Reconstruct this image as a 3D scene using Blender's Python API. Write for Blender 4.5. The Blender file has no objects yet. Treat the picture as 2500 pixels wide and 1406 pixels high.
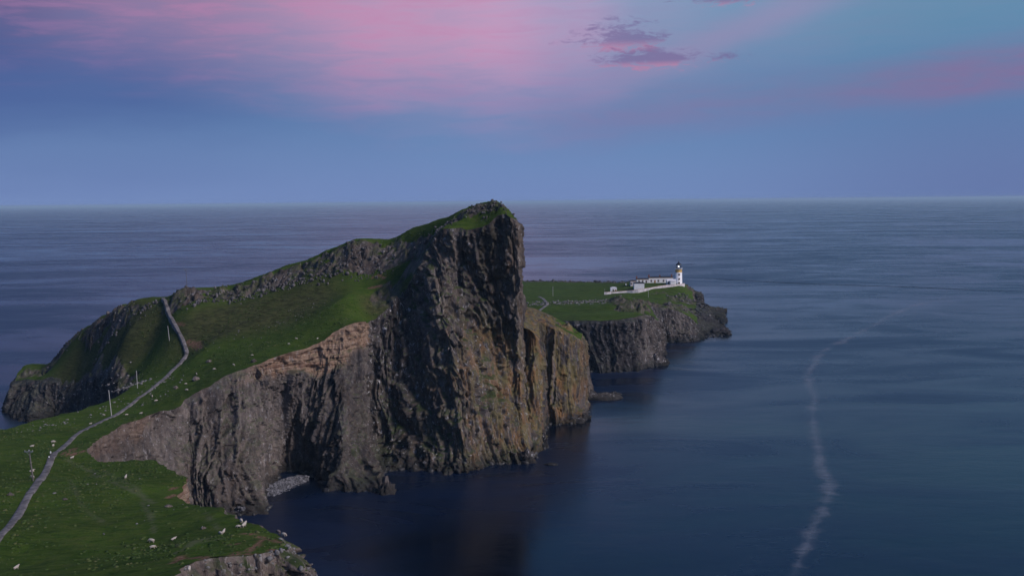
import bpy, bmesh, math, random
import numpy as np
from mathutils import Matrix, Vector

# ------------------------------------------------------------------ camera
SC = bpy.context.scene
COL = SC.collection
FPX, CX, CY, HCAM = 2330.0, 1250.0, 703.0, 90.0
PITCH = math.atan((703.0 - 491.5) / FPX)
ROLL = math.radians(0.55)
RM = Matrix.Rotation(math.pi / 2 - PITCH, 3, 'X') @ Matrix.Rotation(-ROLL, 3, 'Z')
cd = bpy.data.cameras.new('camera')
cam = bpy.data.objects.new('camera', cd)
COL.objects.link(cam)
cd.sensor_width = 36.0
cd.lens = FPX / 2500.0 * 36.0
cd.clip_start = 0.5
cd.clip_end = 200000.0
cam.matrix_world = Matrix.Translation((0, 0, HCAM)) @ RM.to_4x4()
SC.camera = cam
RMN = np.array(RM)

SC.view_settings.view_transform = 'Standard'
SC.view_settings.look = 'None'
SC.view_settings.exposure = 0.0
SC.view_settings.gamma = 1.0
SC.render.engine = 'CYCLES'
SC.cycles.use_denoising = True
SC.cycles.max_bounces = 5
SC.cycles.diffuse_bounces = 3
SC.cycles.glossy_bounces = 3
SC.cycles.transparent_max_bounces = 6
SC.cycles.volume_bounces = 0


def lin(r, g, b):
    f = lambda c: (c / 255 / 12.92) if c / 255 <= 0.04045 else ((c / 255 + 0.055) / 1.055) ** 2.4
    return (f(r), f(g), f(b), 1.0)


# ------------------------------------------------------------------ node helper
class NT:
    def __init__(s, tree):
        s.t = tree
        s.n = tree.nodes
        s.l = tree.links

    def new(s, typ, ins=None, **kw):
        nd = s.n.new(typ)
        for k, v in kw.items():
            setattr(nd, k, v)
        for k, v in (ins or {}).items():
            s.put(nd.inputs[k], v)
        return nd

    def put(s, sock, v):
        if hasattr(v, 'links') or isinstance(v, bpy.types.NodeSocket):
            s.l.new(v, sock)
        else:
            try:
                sock.default_value = v
            except Exception:
                sock.default_value = (v, v, v)

    def m(s, op, a, b=None, c=None, clamp=False):
        nd = s.n.new('ShaderNodeMath')
        nd.operation = op
        nd.use_clamp = clamp
        s.put(nd.inputs[0], a)
        if b is not None:
            s.put(nd.inputs[1], b)
        if c is not None:
            s.put(nd.inputs[2], c)
        return nd.outputs[0]

    def vm(s, op, a, b=None):
        nd = s.n.new('ShaderNodeVectorMath')
        nd.operation = op
        s.put(nd.inputs[0], a)
        if b is not None:
            s.put(nd.inputs[1], b)
        return nd.outputs[0]

    def ss(s, x, lo, hi, a=0.0, b=1.0):
        nd = s.n.new('ShaderNodeMapRange')
        nd.interpolation_type = 'SMOOTHSTEP'
        for i, v in enumerate((x, lo, hi, a, b)):
            s.put(nd.inputs[i], v)
        return nd.outputs[0]

    def mix(s, f, a, b, mode='MIX'):
        nd = s.n.new('ShaderNodeMix')
        nd.data_type = 'RGBA'
        nd.blend_type = mode
        s.put(nd.inputs[0], f)
        s.put(nd.inputs[6], a)
        s.put(nd.inputs[7], b)
        return nd.outputs[2]

    def noise(s, vec, scale, detail=4, rough=0.55, dist=0.0, out=0):
        nd = s.n.new('ShaderNodeTexNoise')
        s.put(nd.inputs['Vector'], vec)
        nd.inputs['Scale'].default_value = scale
        nd.inputs['Detail'].default_value = detail
        nd.inputs['Roughness'].default_value = rough
        nd.inputs['Distortion'].default_value = dist
        return nd.outputs[out]

    def ramp(s, f, stops, interp='LINEAR'):
        nd = s.n.new('ShaderNodeValToRGB')
        nd.color_ramp.interpolation = interp
        el = nd.color_ramp.elements
        while len(el) > 1:
            el.remove(el[-1])
        el[0].position = stops[0][0]
        el[0].color = stops[0][1]
        for p, c in stops[1:]:
            e = el.new(p)
            e.color = c
        s.put(nd.inputs[0], f)
        return nd.outputs[0]

    def curve(s, x, pts, x0, x1):
        """piecewise curve value(x) through pts, values 0..1"""
        st = [((px - x0) / (x1 - x0), (v, v, v, 1)) for px, v in pts]
        f = s.m('DIVIDE', s.m('SUBTRACT', x, x0), x1 - x0, clamp=True)
        return s.ramp(f, st, 'EASE')

    def attr(s, name, out='Fac'):
        nd = s.n.new('ShaderNodeAttribute')
        nd.attribute_name = name
        return nd.outputs[out]


# ------------------------------------------------------------------ world
W = bpy.data.worlds.new('World')
SC.world = W
W.use_nodes = True
W.cycles.sampling_method = 'MANUAL'
W.cycles.sample_map_resolution = 512
T = NT(W.node_tree)
T.n.clear()
SUN_EL, SUN_AZ = math.radians(36), math.radians(118)   # behind the camera, to the right
gen = T.new('ShaderNodeTexCoord').outputs['Generated']
sep = T.new('ShaderNodeSeparateXYZ', {0: gen}).outputs
deg = 57.29578
EL = T.m('MULTIPLY', T.m('ARCSINE', sep[2]), deg)
AZ = T.m('MULTIPLY', T.m('ARCTAN2', sep[0], sep[1]), deg)
# cloud-plane coordinates: streaks that run with perspective
zz = T.m('ADD', T.m('MAXIMUM', sep[2], 0.0), 0.06)
cpl = T.new('ShaderNodeCombineXYZ', {0: T.m('DIVIDE', sep[0], zz), 1: T.m('DIVIDE', sep[1], zz), 2: 0.0}).outputs[0]
ang = T.new('ShaderNodeCombineXYZ', {0: T.m('MULTIPLY', AZ, 0.055), 1: T.m('MULTIPLY', EL, 0.28), 2: 0.3}).outputs[0]
ang2 = T.new('ShaderNodeCombineXYZ', {0: T.m('ADD', T.m('MULTIPLY', AZ, 0.10), T.m('MULTIPLY', EL, -0.10)), 1: T.m('MULTIPLY', EL, 0.62), 2: 4.3}).outputs[0]
n1 = T.noise(ang, 1.6, 5, 0.55, 0.3)
n2 = T.noise(ang2, 2.4, 6, 0.6, 0.5)
n1s = T.m('SUBTRACT', n1, 0.5)
n2s = T.m('SUBTRACT', n2, 0.5)
ELc = T.m('MAXIMUM', EL, 0.0)
base = T.ramp(T.m('DIVIDE', ELc, 60.0), [
    (0.0, lin(112, 136, 186)), (2.0 / 60, lin(106, 135, 184)), (4.5 / 60, lin(96, 130, 178)),
    (7.0 / 60, lin(92, 128, 174)), (9.0 / 60, lin(98, 140, 180)), (12.0 / 60, lin(100, 158, 194)),
    (18.0 / 60, lin(74, 124, 178)), (30.0 / 60, lin(54, 94, 152)), (1.0, lin(44, 74, 128))])
# slate haze bank low on the left, teal clear air to the right
sl = T.m('MULTIPLY', T.curve(AZ, [(-60, 0.6), (-30, 0.95), (-22, 0.85), (-10, 0.25), (-4, 0.0)], -60, 20),
         T.curve(T.m('ADD', ELc, T.m('MULTIPLY', n1s, 3.0)), [(0, 0.0), (2.5, 0.25), (6, 0.9), (8, 1.0), (11, 0.9), (16, 0.0)], 0, 16))
c = T.mix(T.m('MULTIPLY', sl, 0.85), base, lin(58, 82, 146))
te = T.m('MULTIPLY', T.curve(AZ, [(4, 0.0), (9, 0.45), (14, 0.55), (22, 1.0), (40, 0.8), (70, 0.2)], 0, 70),
         T.curve(T.m('ADD', ELc, T.m('MULTIPLY', n1s, 2.0)), [(0, 0.12), (4, 0.12), (7, 0.55), (10, 1.0), (16, 0.5), (30, 0.0)], 0, 30))
c = T.mix(T.m('MULTIPLY', te, 0.75), c, lin(72, 134, 166))
# general pull down at the right horizon
rd = T.curve(AZ, [(8, 0.0), (28, 0.5), (50, 0.6)], 0, 60)
c = T.mix(T.m('MULTIPLY', rd, T.ss(ELc, 12.0, 0.0)), c, lin(86, 100, 152))
# the pink bank
edge = T.m('MULTIPLY', T.curve(AZ, [(-60, 0.56), (-30, 0.58), (-24, 0.58), (-16, 0.52), (-6, 0.40), (1, 0.37), (9, 0.42), (20, 0.50), (60, 0.5)], -60, 60), 14.0)
warp = T.m('ADD', T.m('MULTIPLY', n1s, 2.4), T.m('MULTIPLY', n2s, 1.6))
up = T.ss(T.m('SUBTRACT', T.m('ADD', ELc, warp), edge), -2.6, 4.6)
amt = T.curve(AZ, [(-60, 0.5), (-30, 0.85), (-22, 0.88), (-12, 1.0), (-2, 0.95), (4, 0.6), (8, 0.30), (14, 0.16), (30, 0.10), (60, 0.1)], -60, 60)
fade = T.ss(ELc, 17.0, 11.5)
streak = T.ss(n2, 0.30, 0.62, 0.80, 0.95)
pk = T.m('MULTIPLY', T.m('MULTIPLY', up, amt), T.m('MULTIPLY', fade, streak))
pcol = T.mix(T.curve(AZ, [(-60, 0.0), (-30, 0.0), (-20, 0.5), (-6, 0.85), (2, 1.0), (60, 1.0)], -60, 60), lin(94, 72, 118), lin(204, 156, 192))
pcol = T.mix(T.m('MULTIPLY', T.ss(n2, 0.45, 0.7), 0.4), pcol, lin(192, 128, 172))
c = T.mix(pk, c, pcol)
# diffuse pink wisps to the right
wv = T.m('SUBTRACT', T.m('ADD', ELc, T.m('MULTIPLY', n1s, 2.0)), T.m('ADD', 4.3, T.m('MULTIPLY', AZ, 0.085)))
wb = T.m('MULTIPLY', T.ss(T.m('ABSOLUTE', wv), 2.2, 0.0), T.curve(AZ, [(-2, 0.0), (6, 0.35), (16, 0.4), (26, 0.95), (60, 0.7)], -10, 60))
c = T.mix(T.m('MULTIPLY', wb, T.ss(n2, 0.25, 0.7, 0.45, 0.85)), c, lin(136, 106, 150))
wv2 = T.m('SUBTRACT', T.m('ADD', ELc, T.m('MULTIPLY', n1s, 1.5)), T.m('ADD', 7.6, T.m('MULTIPLY', T.m('SUBTRACT', AZ, 8.0), 0.36)))
wb2 = T.m('MULTIPLY', T.ss(T.m('ABSOLUTE', wv2), 1.6, 0.0), T.curve(AZ, [(3, 0.0), (8, 0.5), (16, 0.6), (24, 0.2), (34, 0.0)], 0, 60))
c = T.mix(T.m('MULTIPLY', wb2, 0.75), c, lin(158, 138, 178))
# small torn clouds, dusk purple above and rose underneath
nc = T.noise(T.new('ShaderNodeCombineXYZ', {0: T.m('MULTIPLY', AZ, 0.34), 1: EL, 2: 1.7}).outputs[0], 2.6, 7, 0.66, 0.5)
for (a0, e0, ra, re_, th) in ((6.6, 9.4, 1.9, 0.75, -0.35), (8.4, 8.15, 3.3, 0.5, -0.3), (12.7, 11.35, 2.6, 0.55, 0.1), (4.2, 9.2, 2.0, 0.3, 0.42),
                              (22.3, 11.75, 2.6, 0.4, -0.1), (11.5, 12.2, 1.8, 0.45, 0.0), (-40.0, 16.0, 6.0, 1.0, 0.3), (38.0, 14.0, 5.0, 0.8, 0.3), (2.0, 17.0, 5.0, 0.9, 0.3)):
    da = T.m('DIVIDE', T.m('SUBTRACT', AZ, a0), ra)
    de = T.m('DIVIDE', T.m('SUBTRACT', EL, e0), re_)
    rr = T.m('SQRT', T.m('ADD', T.m('MULTIPLY', da, da), T.m('MULTIPLY', de, de)))
    body = T.m('SUBTRACT', T.m('ADD', T.m('SUBTRACT', 1.0, rr), T.m('MULTIPLY', T.m('SUBTRACT', nc, 0.5), 4.4)), th)
    mk = T.ss(body, 0.0, 0.9)
    rose = T.ss(de, -0.1, -0.9)
    cc = T.mix(rose, lin(112, 96, 146), lin(188, 124, 160))
    c = T.mix(T.m('MULTIPLY', mk, 0.62), c, cc)
# below the horizon the air simply goes on
sky = T.new('ShaderNodeTexSky', sky_type='NISHITA')
sky.sun_disc = False
sky.sun_elevation = math.radians(1.0)
sky.sun_rotation = SUN_AZ
sky.air_density = 1.0
sky.dust_density = 0.5
bg1 = T.new('ShaderNodeBackground', {'Color': c, 'Strength': 1.0})
bg2 = T.new('ShaderNodeBackground', {'Color': sky.outputs[0], 'Strength': 0.008})
add = T.new('ShaderNodeAddShader', {0: bg1.outputs[0], 1: bg2.outputs[0]})
T.new('ShaderNodeOutputWorld', {'Surface': add.outputs[0]})

sd = bpy.data.lights.new('sun', 'SUN')
sd.energy = 3.0
sd.angle = math.radians(14)
sd.color = (1.0, 0.93, 0.92)
sun = bpy.data.objects.new('sun', sd)
COL.objects.link(sun)
# sun_rotation / azimuth counted from +Y towards +X
sv = Vector((math.sin(SUN_AZ) * math.cos(SUN_EL), math.cos(SUN_AZ) * math.cos(SUN_EL), math.sin(SUN_EL)))
sun.rotation_euler = sv.to_track_quat('Z', 'Y').to_euler()
sun.location = (60, -60, 200)


# ------------------------------------------------------------------ pixel -> world
def ray(px, py):
    px = np.asarray(px, float)
    py = np.asarray(py, float)
    v = np.stack([(px - CX) / FPX, (CY - py) / FPX, -np.ones_like(px)], -1)
    return v @ RMN.T


def P(px, py, d):
    r = ray(px, py)
    k = d / r[..., 1]
    return np.array([0, 0, HCAM]) + r * np.asarray(k)[..., None]


def PZ(px, py, z=0.0):
    r = ray(px, py)
    k = (z - HCAM) / r[..., 2]
    return np.array([0, 0, HCAM]) + r * np.asarray(k)[..., None]


# ------------------------------------------------------------------ numpy noise
def h3(ix, iy, iz, seed=0):
    n = (ix.astype(np.int64) * 374761393 + iy.astype(np.int64) * 668265263 + iz.astype(np.int64) * 2147483647 + seed * 974634721) & 0xffffffff
    n = ((n ^ (n >> 13)) * 1274126177) & 0xffffffff
    n = ((n ^ (n >> 16)) * 2246822519) & 0xffffffff
    n = n ^ (n >> 15)
    return (n & 0xffffff) / float(0x1000000)


def vnoise(p, seed=0):
    f = np.floor(p)
    i = f.astype(np.int64)
    t = p - f
    t = t * t * t * (t * (t * 6 - 15) + 10)
    out = 0
    for dx in (0, 1):
        wx = t[:, 0] if dx else 1 - t[:, 0]
        for dy in (0, 1):
            wy = t[:, 1] if dy else 1 - t[:, 1]
            for dz in (0, 1):
                wz = t[:, 2] if dz else 1 - t[:, 2]
                out = out + wx * wy * wz * h3(i[:, 0] + dx, i[:, 1] + dy, i[:, 2] + dz, seed)
    return out * 2 - 1


def fbm(p, octv=4, seed=0, gain=0.5):
    a, s, o = 1.0, 1.0, 0
    for k in range(octv):
        o = o + a * vnoise(p * s + 17.3 * k, seed + k)
        a *= gain
        s *= 2.03
    return o


def cells(p, seed=0):
    """3D cellular noise: F1, F2, random per cell, tilt term of a random facet plane"""
    i0 = np.floor(p).astype(np.int64)
    f1 = np.full(len(p), 9.0)
    f2 = np.full(len(p), 9.0)
    rid = np.zeros(len(p))
    ox, oy, oz = np.zeros(len(p)), np.zeros(len(p)), np.zeros(len(p))
    for dx in (-1, 0, 1):
        for dy in (-1, 0, 1):
            for dz in (-1, 0, 1):
                cx, cy, cz = i0[:, 0] + dx, i0[:, 1] + dy, i0[:, 2] + dz
                r = h3(cx, cy, cz, seed + 1)
                ax = p[:, 0] - (cx + 0.1 + 0.8 * r)
                ay = p[:, 1] - (cy + 0.1 + 0.8 * ((r * 71.31) % 1.0))
                az = p[:, 2] - (cz + 0.1 + 0.8 * ((r * 613.7) % 1.0))
                d = ax * ax + ay * ay + az * az
                near = d < f1
                f2 = np.where(near, f1, np.minimum(f2, d))
                rid = np.where(near, (r * 1931.7) % 1.0, rid)
                ox = np.where(near, ax, ox)
                oy = np.where(near, ay, oy)
                oz = np.where(near, az, oz)
                f1 = np.where(near, d, f1)
    th = rid * 137.0
    tilt = ox * np.cos(th) + oy * np.sin(th) + 0.8 * oz * np.cos(th * 1.7 + 1.0)
    return np.sqrt(f1), np.sqrt(f2), rid, tilt


def columns(u, v, z, w, L, seed):
    """2D cellular columns broken into vertical lengths: step, facet tilt, crack distance"""
    px, py = u / w, v / w
    ix, iy = np.floor(px).astype(np.int64), np.floor(py).astype(np.int64)
    f1 = np.full(len(u), 9.0)
    f2 = np.full(len(u), 9.0)
    rid, ox, oy = np.zeros(len(u)), np.zeros(len(u)), np.zeros(len(u))
    for dx in (-1, 0, 1):
        for dy in (-1, 0, 1):
            cx, cy = ix + dx, iy + dy
            r = h3(cx, cy, cx * 0 + 7, seed)
            ax = px - (cx + 0.08 + 0.84 * r)
            ay = py - (cy + 0.08 + 0.84 * ((r * 71.31) % 1.0))
            d = ax * ax + ay * ay
            near = d < f1
            f2 = np.where(near, f1, np.minimum(f2, d))
            rid = np.where(near, (r * 1931.7) % 1.0, rid)
            ox = np.where(near, ax, ox)
            oy = np.where(near, ay, oy)
            f1 = np.where(near, d, f1)
    th = rid * 137.0
    facet = ox * np.cos(th) + oy * np.sin(th)
    sg = z / (L * (0.6 + 0.8 * ((rid * 57.7) % 1.0))) + rid * 19.0 + 0.25 * facet
    k = np.floor(sg)
    fr = sg - k
    step = h3(k.astype(np.int64), (rid * 65536).astype(np.int64), np.zeros(len(u), np.int64), seed + 9) - 0.5
    slope = (h3(k.astype(np.int64), (rid * 65536).astype(np.int64), np.ones(len(u), np.int64), seed + 9) - 0.35) * (0.5 - fr)
    return step, facet, np.sqrt(f2) - np.sqrt(f1), slope


def sst(x, a, b):
    t = np.clip((x - a) / (b - a), 0, 1)
    return t * t * (3 - 2 * t)


def V3(x, y, z=0.0):
    return np.stack([x, y, np.zeros_like(x) + z], -1)


# ------------------------------------------------------------------ mesh helpers
def tag(o, label=None, cat=None, group=None, kind=None):
    if label:
        o['label'] = label
    if cat:
        o['category'] = cat
    if group:
        o['group'] = group
    if kind:
        o['kind'] = kind
    return o


def mesh_np(name, verts, quads=None, tris=None, mat=None, smooth=False, attrs=None, parent=None):
    me = bpy.data.meshes.new(name)
    nq = 0 if quads is None else len(quads)
    nt = 0 if tris is None else len(tris)
    me.vertices.add(len(verts))
    me.vertices.foreach_set('co', np.asarray(verts, np.float32).ravel())
    loops = np.concatenate([np.asarray(a, np.int32).ravel() for a in (quads, tris) if a is not None and len(a)])
    me.loops.add(len(loops))
    me.loops.foreach_set('vertex_index', loops)
    me.polygons.add(nq + nt)
    st = np.concatenate([np.arange(nq) * 4, nq * 4 + np.arange(nt) * 3]).astype(np.int32)
    me.polygons.foreach_set('loop_start', st)
    if smooth:
        me.polygons.foreach_set('use_smooth', np.ones(nq + nt, bool))
    for k, v in (attrs or {}).items():
        a = me.attributes.new(k, 'FLOAT', 'POINT')
        a.data.foreach_set('value', np.asarray(v, np.float32))
    me.update(calc_edges=True)
    me.validate()
    if mat:
        me.materials.append(mat)
    o = bpy.data.objects.new(name, me)
    COL.objects.link(o)
    if parent:
        o.parent = parent
    return o


def bm_obj(name, bm, mat, parent=None, smooth=False):
    me = bpy.data.meshes.new(name)
    bmesh.ops.recalc_face_normals(bm, faces=bm.faces)
    bm.to_mesh(me)
    bm.free()
    if smooth:
        me.polygons.foreach_set('use_smooth', [True] * len(me.polygons))
    me.materials.append(mat)
    o = bpy.data.objects.new(name, me)
    COL.objects.link(o)
    if parent:
        o.parent = parent
    return o


def empty(name, loc, rz=0.0):
    o = bpy.data.objects.new(name, None)
    o.empty_display_size = 0.5
    COL.objects.link(o)
    o.location = loc
    o.rotation_euler = (0, 0, rz)
    return o


def b_box(bm, x0, x1, y0, y1, z0, z1):
    v = [bm.verts.new((x, y, z)) for z in (z0, z1) for (x, y) in ((x0, y0), (x1, y0), (x1, y1), (x0, y1))]
    for f in ((0, 3, 2, 1), (4, 5, 6, 7), (0, 1, 5, 4), (1, 2, 6, 5), (2, 3, 7, 6), (3, 0, 4, 7)):
        bm.faces.new([v[i] for i in f])


def b_lathe(bm, prof, n=24, cap=True):
    rings = []
    for r, z in prof:
        rings.append([bm.verts.new((r * math.cos(2 * math.pi * k / n), r * math.sin(2 * math.pi * k / n), z)) for k in range(n)])
    for a, b in zip(rings, rings[1:]):
        for k in range(n):
            bm.faces.new((a[k], a[(k + 1) % n], b[(k + 1) % n], b[k]))
    if cap:
        bm.faces.new(rings[0][::-1])
        bm.faces.new(rings[-1])


def b_tube(bm, a, b, r0, r1=None, n=8):
    r1 = r0 if r1 is None else r1
    a, b = Vector(a), Vector(b)
    q = (b - a).to_track_quat('Z', 'Y')
    ra = [bm.verts.new(a + q @ Vector((r0 * math.cos(2 * math.pi * k / n), r0 * math.sin(2 * math.pi * k / n), 0))) for k in range(n)]
    rb = [bm.verts.new(b + q @ Vector((r1 * math.cos(2 * math.pi * k / n), r1 * math.sin(2 * math.pi * k / n), 0))) for k in range(n)]
    for k in range(n):
        bm.faces.new((ra[k], ra[(k + 1) % n], rb[(k + 1) % n], rb[k]))
    bm.faces.new(ra[::-1])
    bm.faces.new(rb)


# ------------------------------------------------------------------ materials
def new_mat(name):
    m = bpy.data.materials.new(name)
    m.use_nodes = True
    t = NT(m.node_tree)
    t.n.clear()
    return m, t


def finish(t, col, rough=0.9, bump=None, bstr=0.3, bdist=0.1, spec=0.25, **kw):
    ins = {'Base Color': col, 'Roughness': rough, 'Specular IOR Level': spec}
    if bump is not None:
        b = t.new('ShaderNodeBump', {'Height': bump, 'Strength': bstr, 'Distance': bdist})
        ins['Normal'] = b.outputs[0]
    ins.update(kw)
    p = t.new('ShaderNodeBsdfPrincipled', ins)
    t.new('ShaderNodeOutputMaterial', {'Surface': p.outputs[0]})
    return p


def plain(name, col, rough=0.7, nscale=1.5, var=0.12, spec=0.3, metallic=0.0):
    m, t = new_mat(name)
    oc = t.new('ShaderNodeTexCoord').outputs['Object']
    n = t.noise(oc, nscale, 5, 0.6)
    dark = tuple(x * (1 - 2 * var) for x in col[:3]) + (1,)
    lite = tuple(min(1, x * (1 + var)) for x in col[:3]) + (1,)
    finish(t, t.mix(t.ss(n, 0.3, 0.7), dark, lite), rough, n, 0.15, 0.03, spec, Metallic=metallic)
    return m


def scaled(t, vec, sx, sy, sz):
    mp = t.new('ShaderNodeMapping', {'Vector': vec})
    mp.inputs['Scale'].default_value = (sx, sy, sz)
    return mp.outputs[0]


def rock_colour(t, pos, nz):
    """shared basalt colouring: tone, sand, lichen, ledge grass, guano attributes"""
    vert = scaled(t, pos, 1.0, 1.0, 0.38)
    nbig = t.noise(vert, 0.09, 5, 0.6, 0.4)
    nmid = t.noise(vert, 0.55, 6, 0.65, 0.3)
    nfin = t.noise(scaled(t, pos, 1, 1, 0.45), 2.6, 5, 0.7)
    tone = t.attr('tone')
    nvs = t.noise(scaled(t, pos, 1, 1, 0.13), 0.7, 6, 0.72, 0.35)
    dark = t.mix(t.ss(nbig, 0.3, 0.7), (0.015, 0.014, 0.017, 1), (0.038, 0.035, 0.040, 1))
    lite = t.mix(t.ss(nbig, 0.3, 0.7), (0.110, 0.086, 0.076, 1), (0.250, 0.202, 0.182, 1))
    nz_ = t.m('ADD', t.m('MULTIPLY', t.m('SUBTRACT', nmid, 0.5), 1.8), t.m('MULTIPLY', t.m('SUBTRACT', nvs, 0.5), 1.3))
    k = t.m('ADD', t.m('MULTIPLY', tone, 0.78), t.m('MULTIPLY', nz_, t.m('ADD', 0.35, t.m('MULTIPLY', tone, 0.9))), clamp=True)
    col = t.mix(k, dark, lite)
    # pale flecks of weathered lichen
    fl = t.m('MULTIPLY', t.ss(nfin, 0.58, 0.70), t.m('ADD', 0.3, t.m('MULTIPLY', tone, 0.7)))
    col = t.mix(t.m('MULTIPLY', fl, t.ss(nmid, 0.35, 0.65)), col, (0.30, 0.275, 0.27, 1))
    # red-brown / buff beds
    sand = t.attr('sand')
    strat = t.noise(scaled(t, pos, 0.05, 0.05, 1.6), 0.9, 4, 0.6, 0.2)
    scol = t.ramp(strat, [(0.3, (0.075, 0.040, 0.030, 1)), (0.45, (0.17, 0.10, 0.07, 1)), (0.55, (0.29, 0.20, 0.145, 1)), (0.68, (0.11, 0.06, 0.045, 1))])
    col = t.mix(t.m('MULTIPLY', sand, t.ss(nmid, 0.2, 0.5, 0.55, 1.0)), col, scol)
    # ochre and orange lichen streaks
    li = t.attr('lichen')
    nl = t.noise(scaled(t, pos, 1, 1, 0.16), 0.42, 5, 0.65, 0.6)
    lm = t.m('MULTIPLY', li, t.ss(nl, 0.40, 0.56))
    lcol = t.mix(t.ss(t.noise(vert, 0.25, 3), 0.42, 0.62), (0.150, 0.118, 0.042, 1), (0.215, 0.115, 0.045, 1))
    col = t.mix(t.m('MULTIPLY', lm, 0.85), col, lcol)
    # guano
    gu = t.attr('guano')
    ng = t.noise(scaled(t, pos, 1, 1, 0.5), 0.8, 6, 0.7, 0.5)
    col = t.mix(t.m('MULTIPLY', gu, t.ss(ng, 0.56, 0.66)), col, (0.52, 0.50, 0.52, 1))
    # ledge grass
    lg = t.attr('ledge')
    up = t.m('MULTIPLY', t.ss(t.m('ADD', nz, t.m('MULTIPLY', t.m('SUBTRACT', nmid, 0.5), 0.7)), 0.45, 0.75), t.ss(nbig, 0.40, 0.56))
    gcol = t.mix(t.ss(nmid, 0.35, 0.65), (0.022, 0.034, 0.010, 1), (0.05, 0.066, 0.02, 1))
    col = t.mix(t.m('MULTIPLY', lg, up), col, gcol)
    # wet weed band at the tide line
    wz = t.new('ShaderNodeSeparateXYZ', {0: pos}).outputs[2]
    wet = t.ss(t.m('ADD', wz, t.m('MULTIPLY', t.m('SUBTRACT', nmid, 0.5), 4.0)), 4.5, 1.0)
    col = t.mix(t.m('MULTIPLY', wet, 0.75), col, (0.016, 0.016, 0.016, 1))
    return col, t.m('ADD', t.m('MULTIPLY', nmid, 0.9), t.m('MULTIPLY', nvs, 0.4)), nfin


def mk_rock():
    m, t = new_mat('basalt')
    geo = t.new('ShaderNodeNewGeometry')
    nz = t.new('ShaderNodeSeparateXYZ', {0: geo.outputs['Normal']}).outputs[2]
    col, nm, nf = rock_colour(t, geo.outputs['Position'], nz)
    bh = t.m('ADD', t.m('MULTIPLY', nm, 1.2), t.m('MULTIPLY', nf, 0.5))
    finish(t, col, 0.88, bh, 0.9, 0.55, 0.2)
    return m


def mk_land():
    m, t = new_mat('turf')
    geo = t.new('ShaderNodeNewGeometry')
    pos = geo.outputs['Position']
    nz = t.new('ShaderNodeSeparateXYZ', {0: geo.outputs['Normal']}).outputs[2]
    rcol, nm, nf = rock_colour(t, pos, nz)
    nb = t.noise(pos, 0.045, 5, 0.6, 0.5)
    n2 = t.noise(pos, 0.28, 6, 0.65, 0.4)
    n3 = t.noise(pos, 2.2, 5, 0.7)
    g = t.mix(t.ss(nb, 0.32, 0.68), (0.027, 0.052, 0.008, 1), (0.046, 0.088, 0.011, 1))
    g = t.mix(t.m('MULTIPLY', t.ss(n2, 0.35, 0.75), 0.6), g, (0.068, 0.098, 0.018, 1))
    n4 = t.noise(scaled(t, pos, 0.25, 0.9, 1.6), 0.9, 5, 0.7, 0.5)
    g = t.mix(t.m('MULTIPLY', t.ss(n4, 0.42, 0.7), 0.55), g, (0.086, 0.090, 0.026, 1))
    g = t.mix(t.m('MULTIPLY', t.ss(n4, 0.5, 0.3), 0.6), g, (0.012, 0.022, 0.007, 1))
    g = t.mix(t.m('MULTIPLY', t.ss(n3, 0.25, 0.6, 1.0, 0.0), 0.6), g, (0.014, 0.026, 0.008, 1))
    br = t.attr('brown')
    bcol = t.mix(t.ss(t.noise(scaled(t, pos, 0.5, 0.5, 3.0), 0.6, 5, 0.7, 0.8), 0.38, 0.62), (0.030, 0.032, 0.014, 1), (0.075, 0.076, 0.030, 1))
    g = t.mix(t.m('MULTIPLY', br, t.ss(n2, 0.2, 0.6, 0.6, 1.0)), g, bcol)
    g = t.mix(t.m('MULTIPLY', t.attr('trail'), 0.6), g, (0.095, 0.098, 0.058, 1))
    so = t.attr('soil')
    scol = t.mix(t.ss(n3, 0.3, 0.7), (0.085, 0.042, 0.028, 1), (0.21, 0.125, 0.085, 1))
    g = t.mix(so, g, scol)
    rk = t.attr('rock')
    rm = t.ss(t.m('ADD', rk, t.m('MULTIPLY', t.m('SUBTRACT', n2, 0.5), 0.9)), 0.38, 0.58)
    col = t.mix(rm, g, rcol)
    bh = t.m('ADD', t.m('MULTIPLY', n3, 0.5), t.m('MULTIPLY', n2, 1.0))
    finish(t, col, 1.0, bh, 0.8, 0.3, 0.04)
    return m


def mk_sea():
    m, t = new_mat('sea_water')
    pos = t.new('ShaderNodeNewGeometry').outputs['Position']
    big = t.noise(scaled(t, pos, 0.0016, 0.0040, 1), 1.0, 5, 0.55, 1.4)
    mid = t.noise(scaled(t, pos, 0.010, 0.024, 1), 1.0, 5, 0.55, 1.2)
    fin = t.noise(scaled(t, pos, 0.10, 0.22, 1), 1.0, 5, 0.65, 0.3)
    rip = t.noise(scaled(t, pos, 0.6, 1.1, 1), 1.0, 3, 0.6)
    k = t.m('ADD', t.m('MULTIPLY', big, 0.55), t.m('MULTIPLY', mid, 0.45))
    col = t.mix(t.ss(k, 0.36, 0.64), (0.001, 0.003, 0.008, 1), (0.003, 0.011, 0.036, 1))
    rough = t.ss(k, 0.36, 0.64, 0.14, 0.36)
    h = t.m('ADD', t.m('ADD', t.m('MULTIPLY', fin, 0.8), t.m('MULTIPLY', mid, 2.4)), t.m('MULTIPLY', rip, 0.10))
    b = t.new('ShaderNodeBump', {'Height': h, 'Strength': 0.20, 'Distance': 0.5})
    p = t.new('ShaderNodeBsdfPrincipled', {'Base Color': col, 'Roughness': rough, 'IOR': 1.333, 'Normal': b.outputs[0]})
    t.new('ShaderNodeOutputMaterial', {'Surface': p.outputs[0]})
    return m


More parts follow.
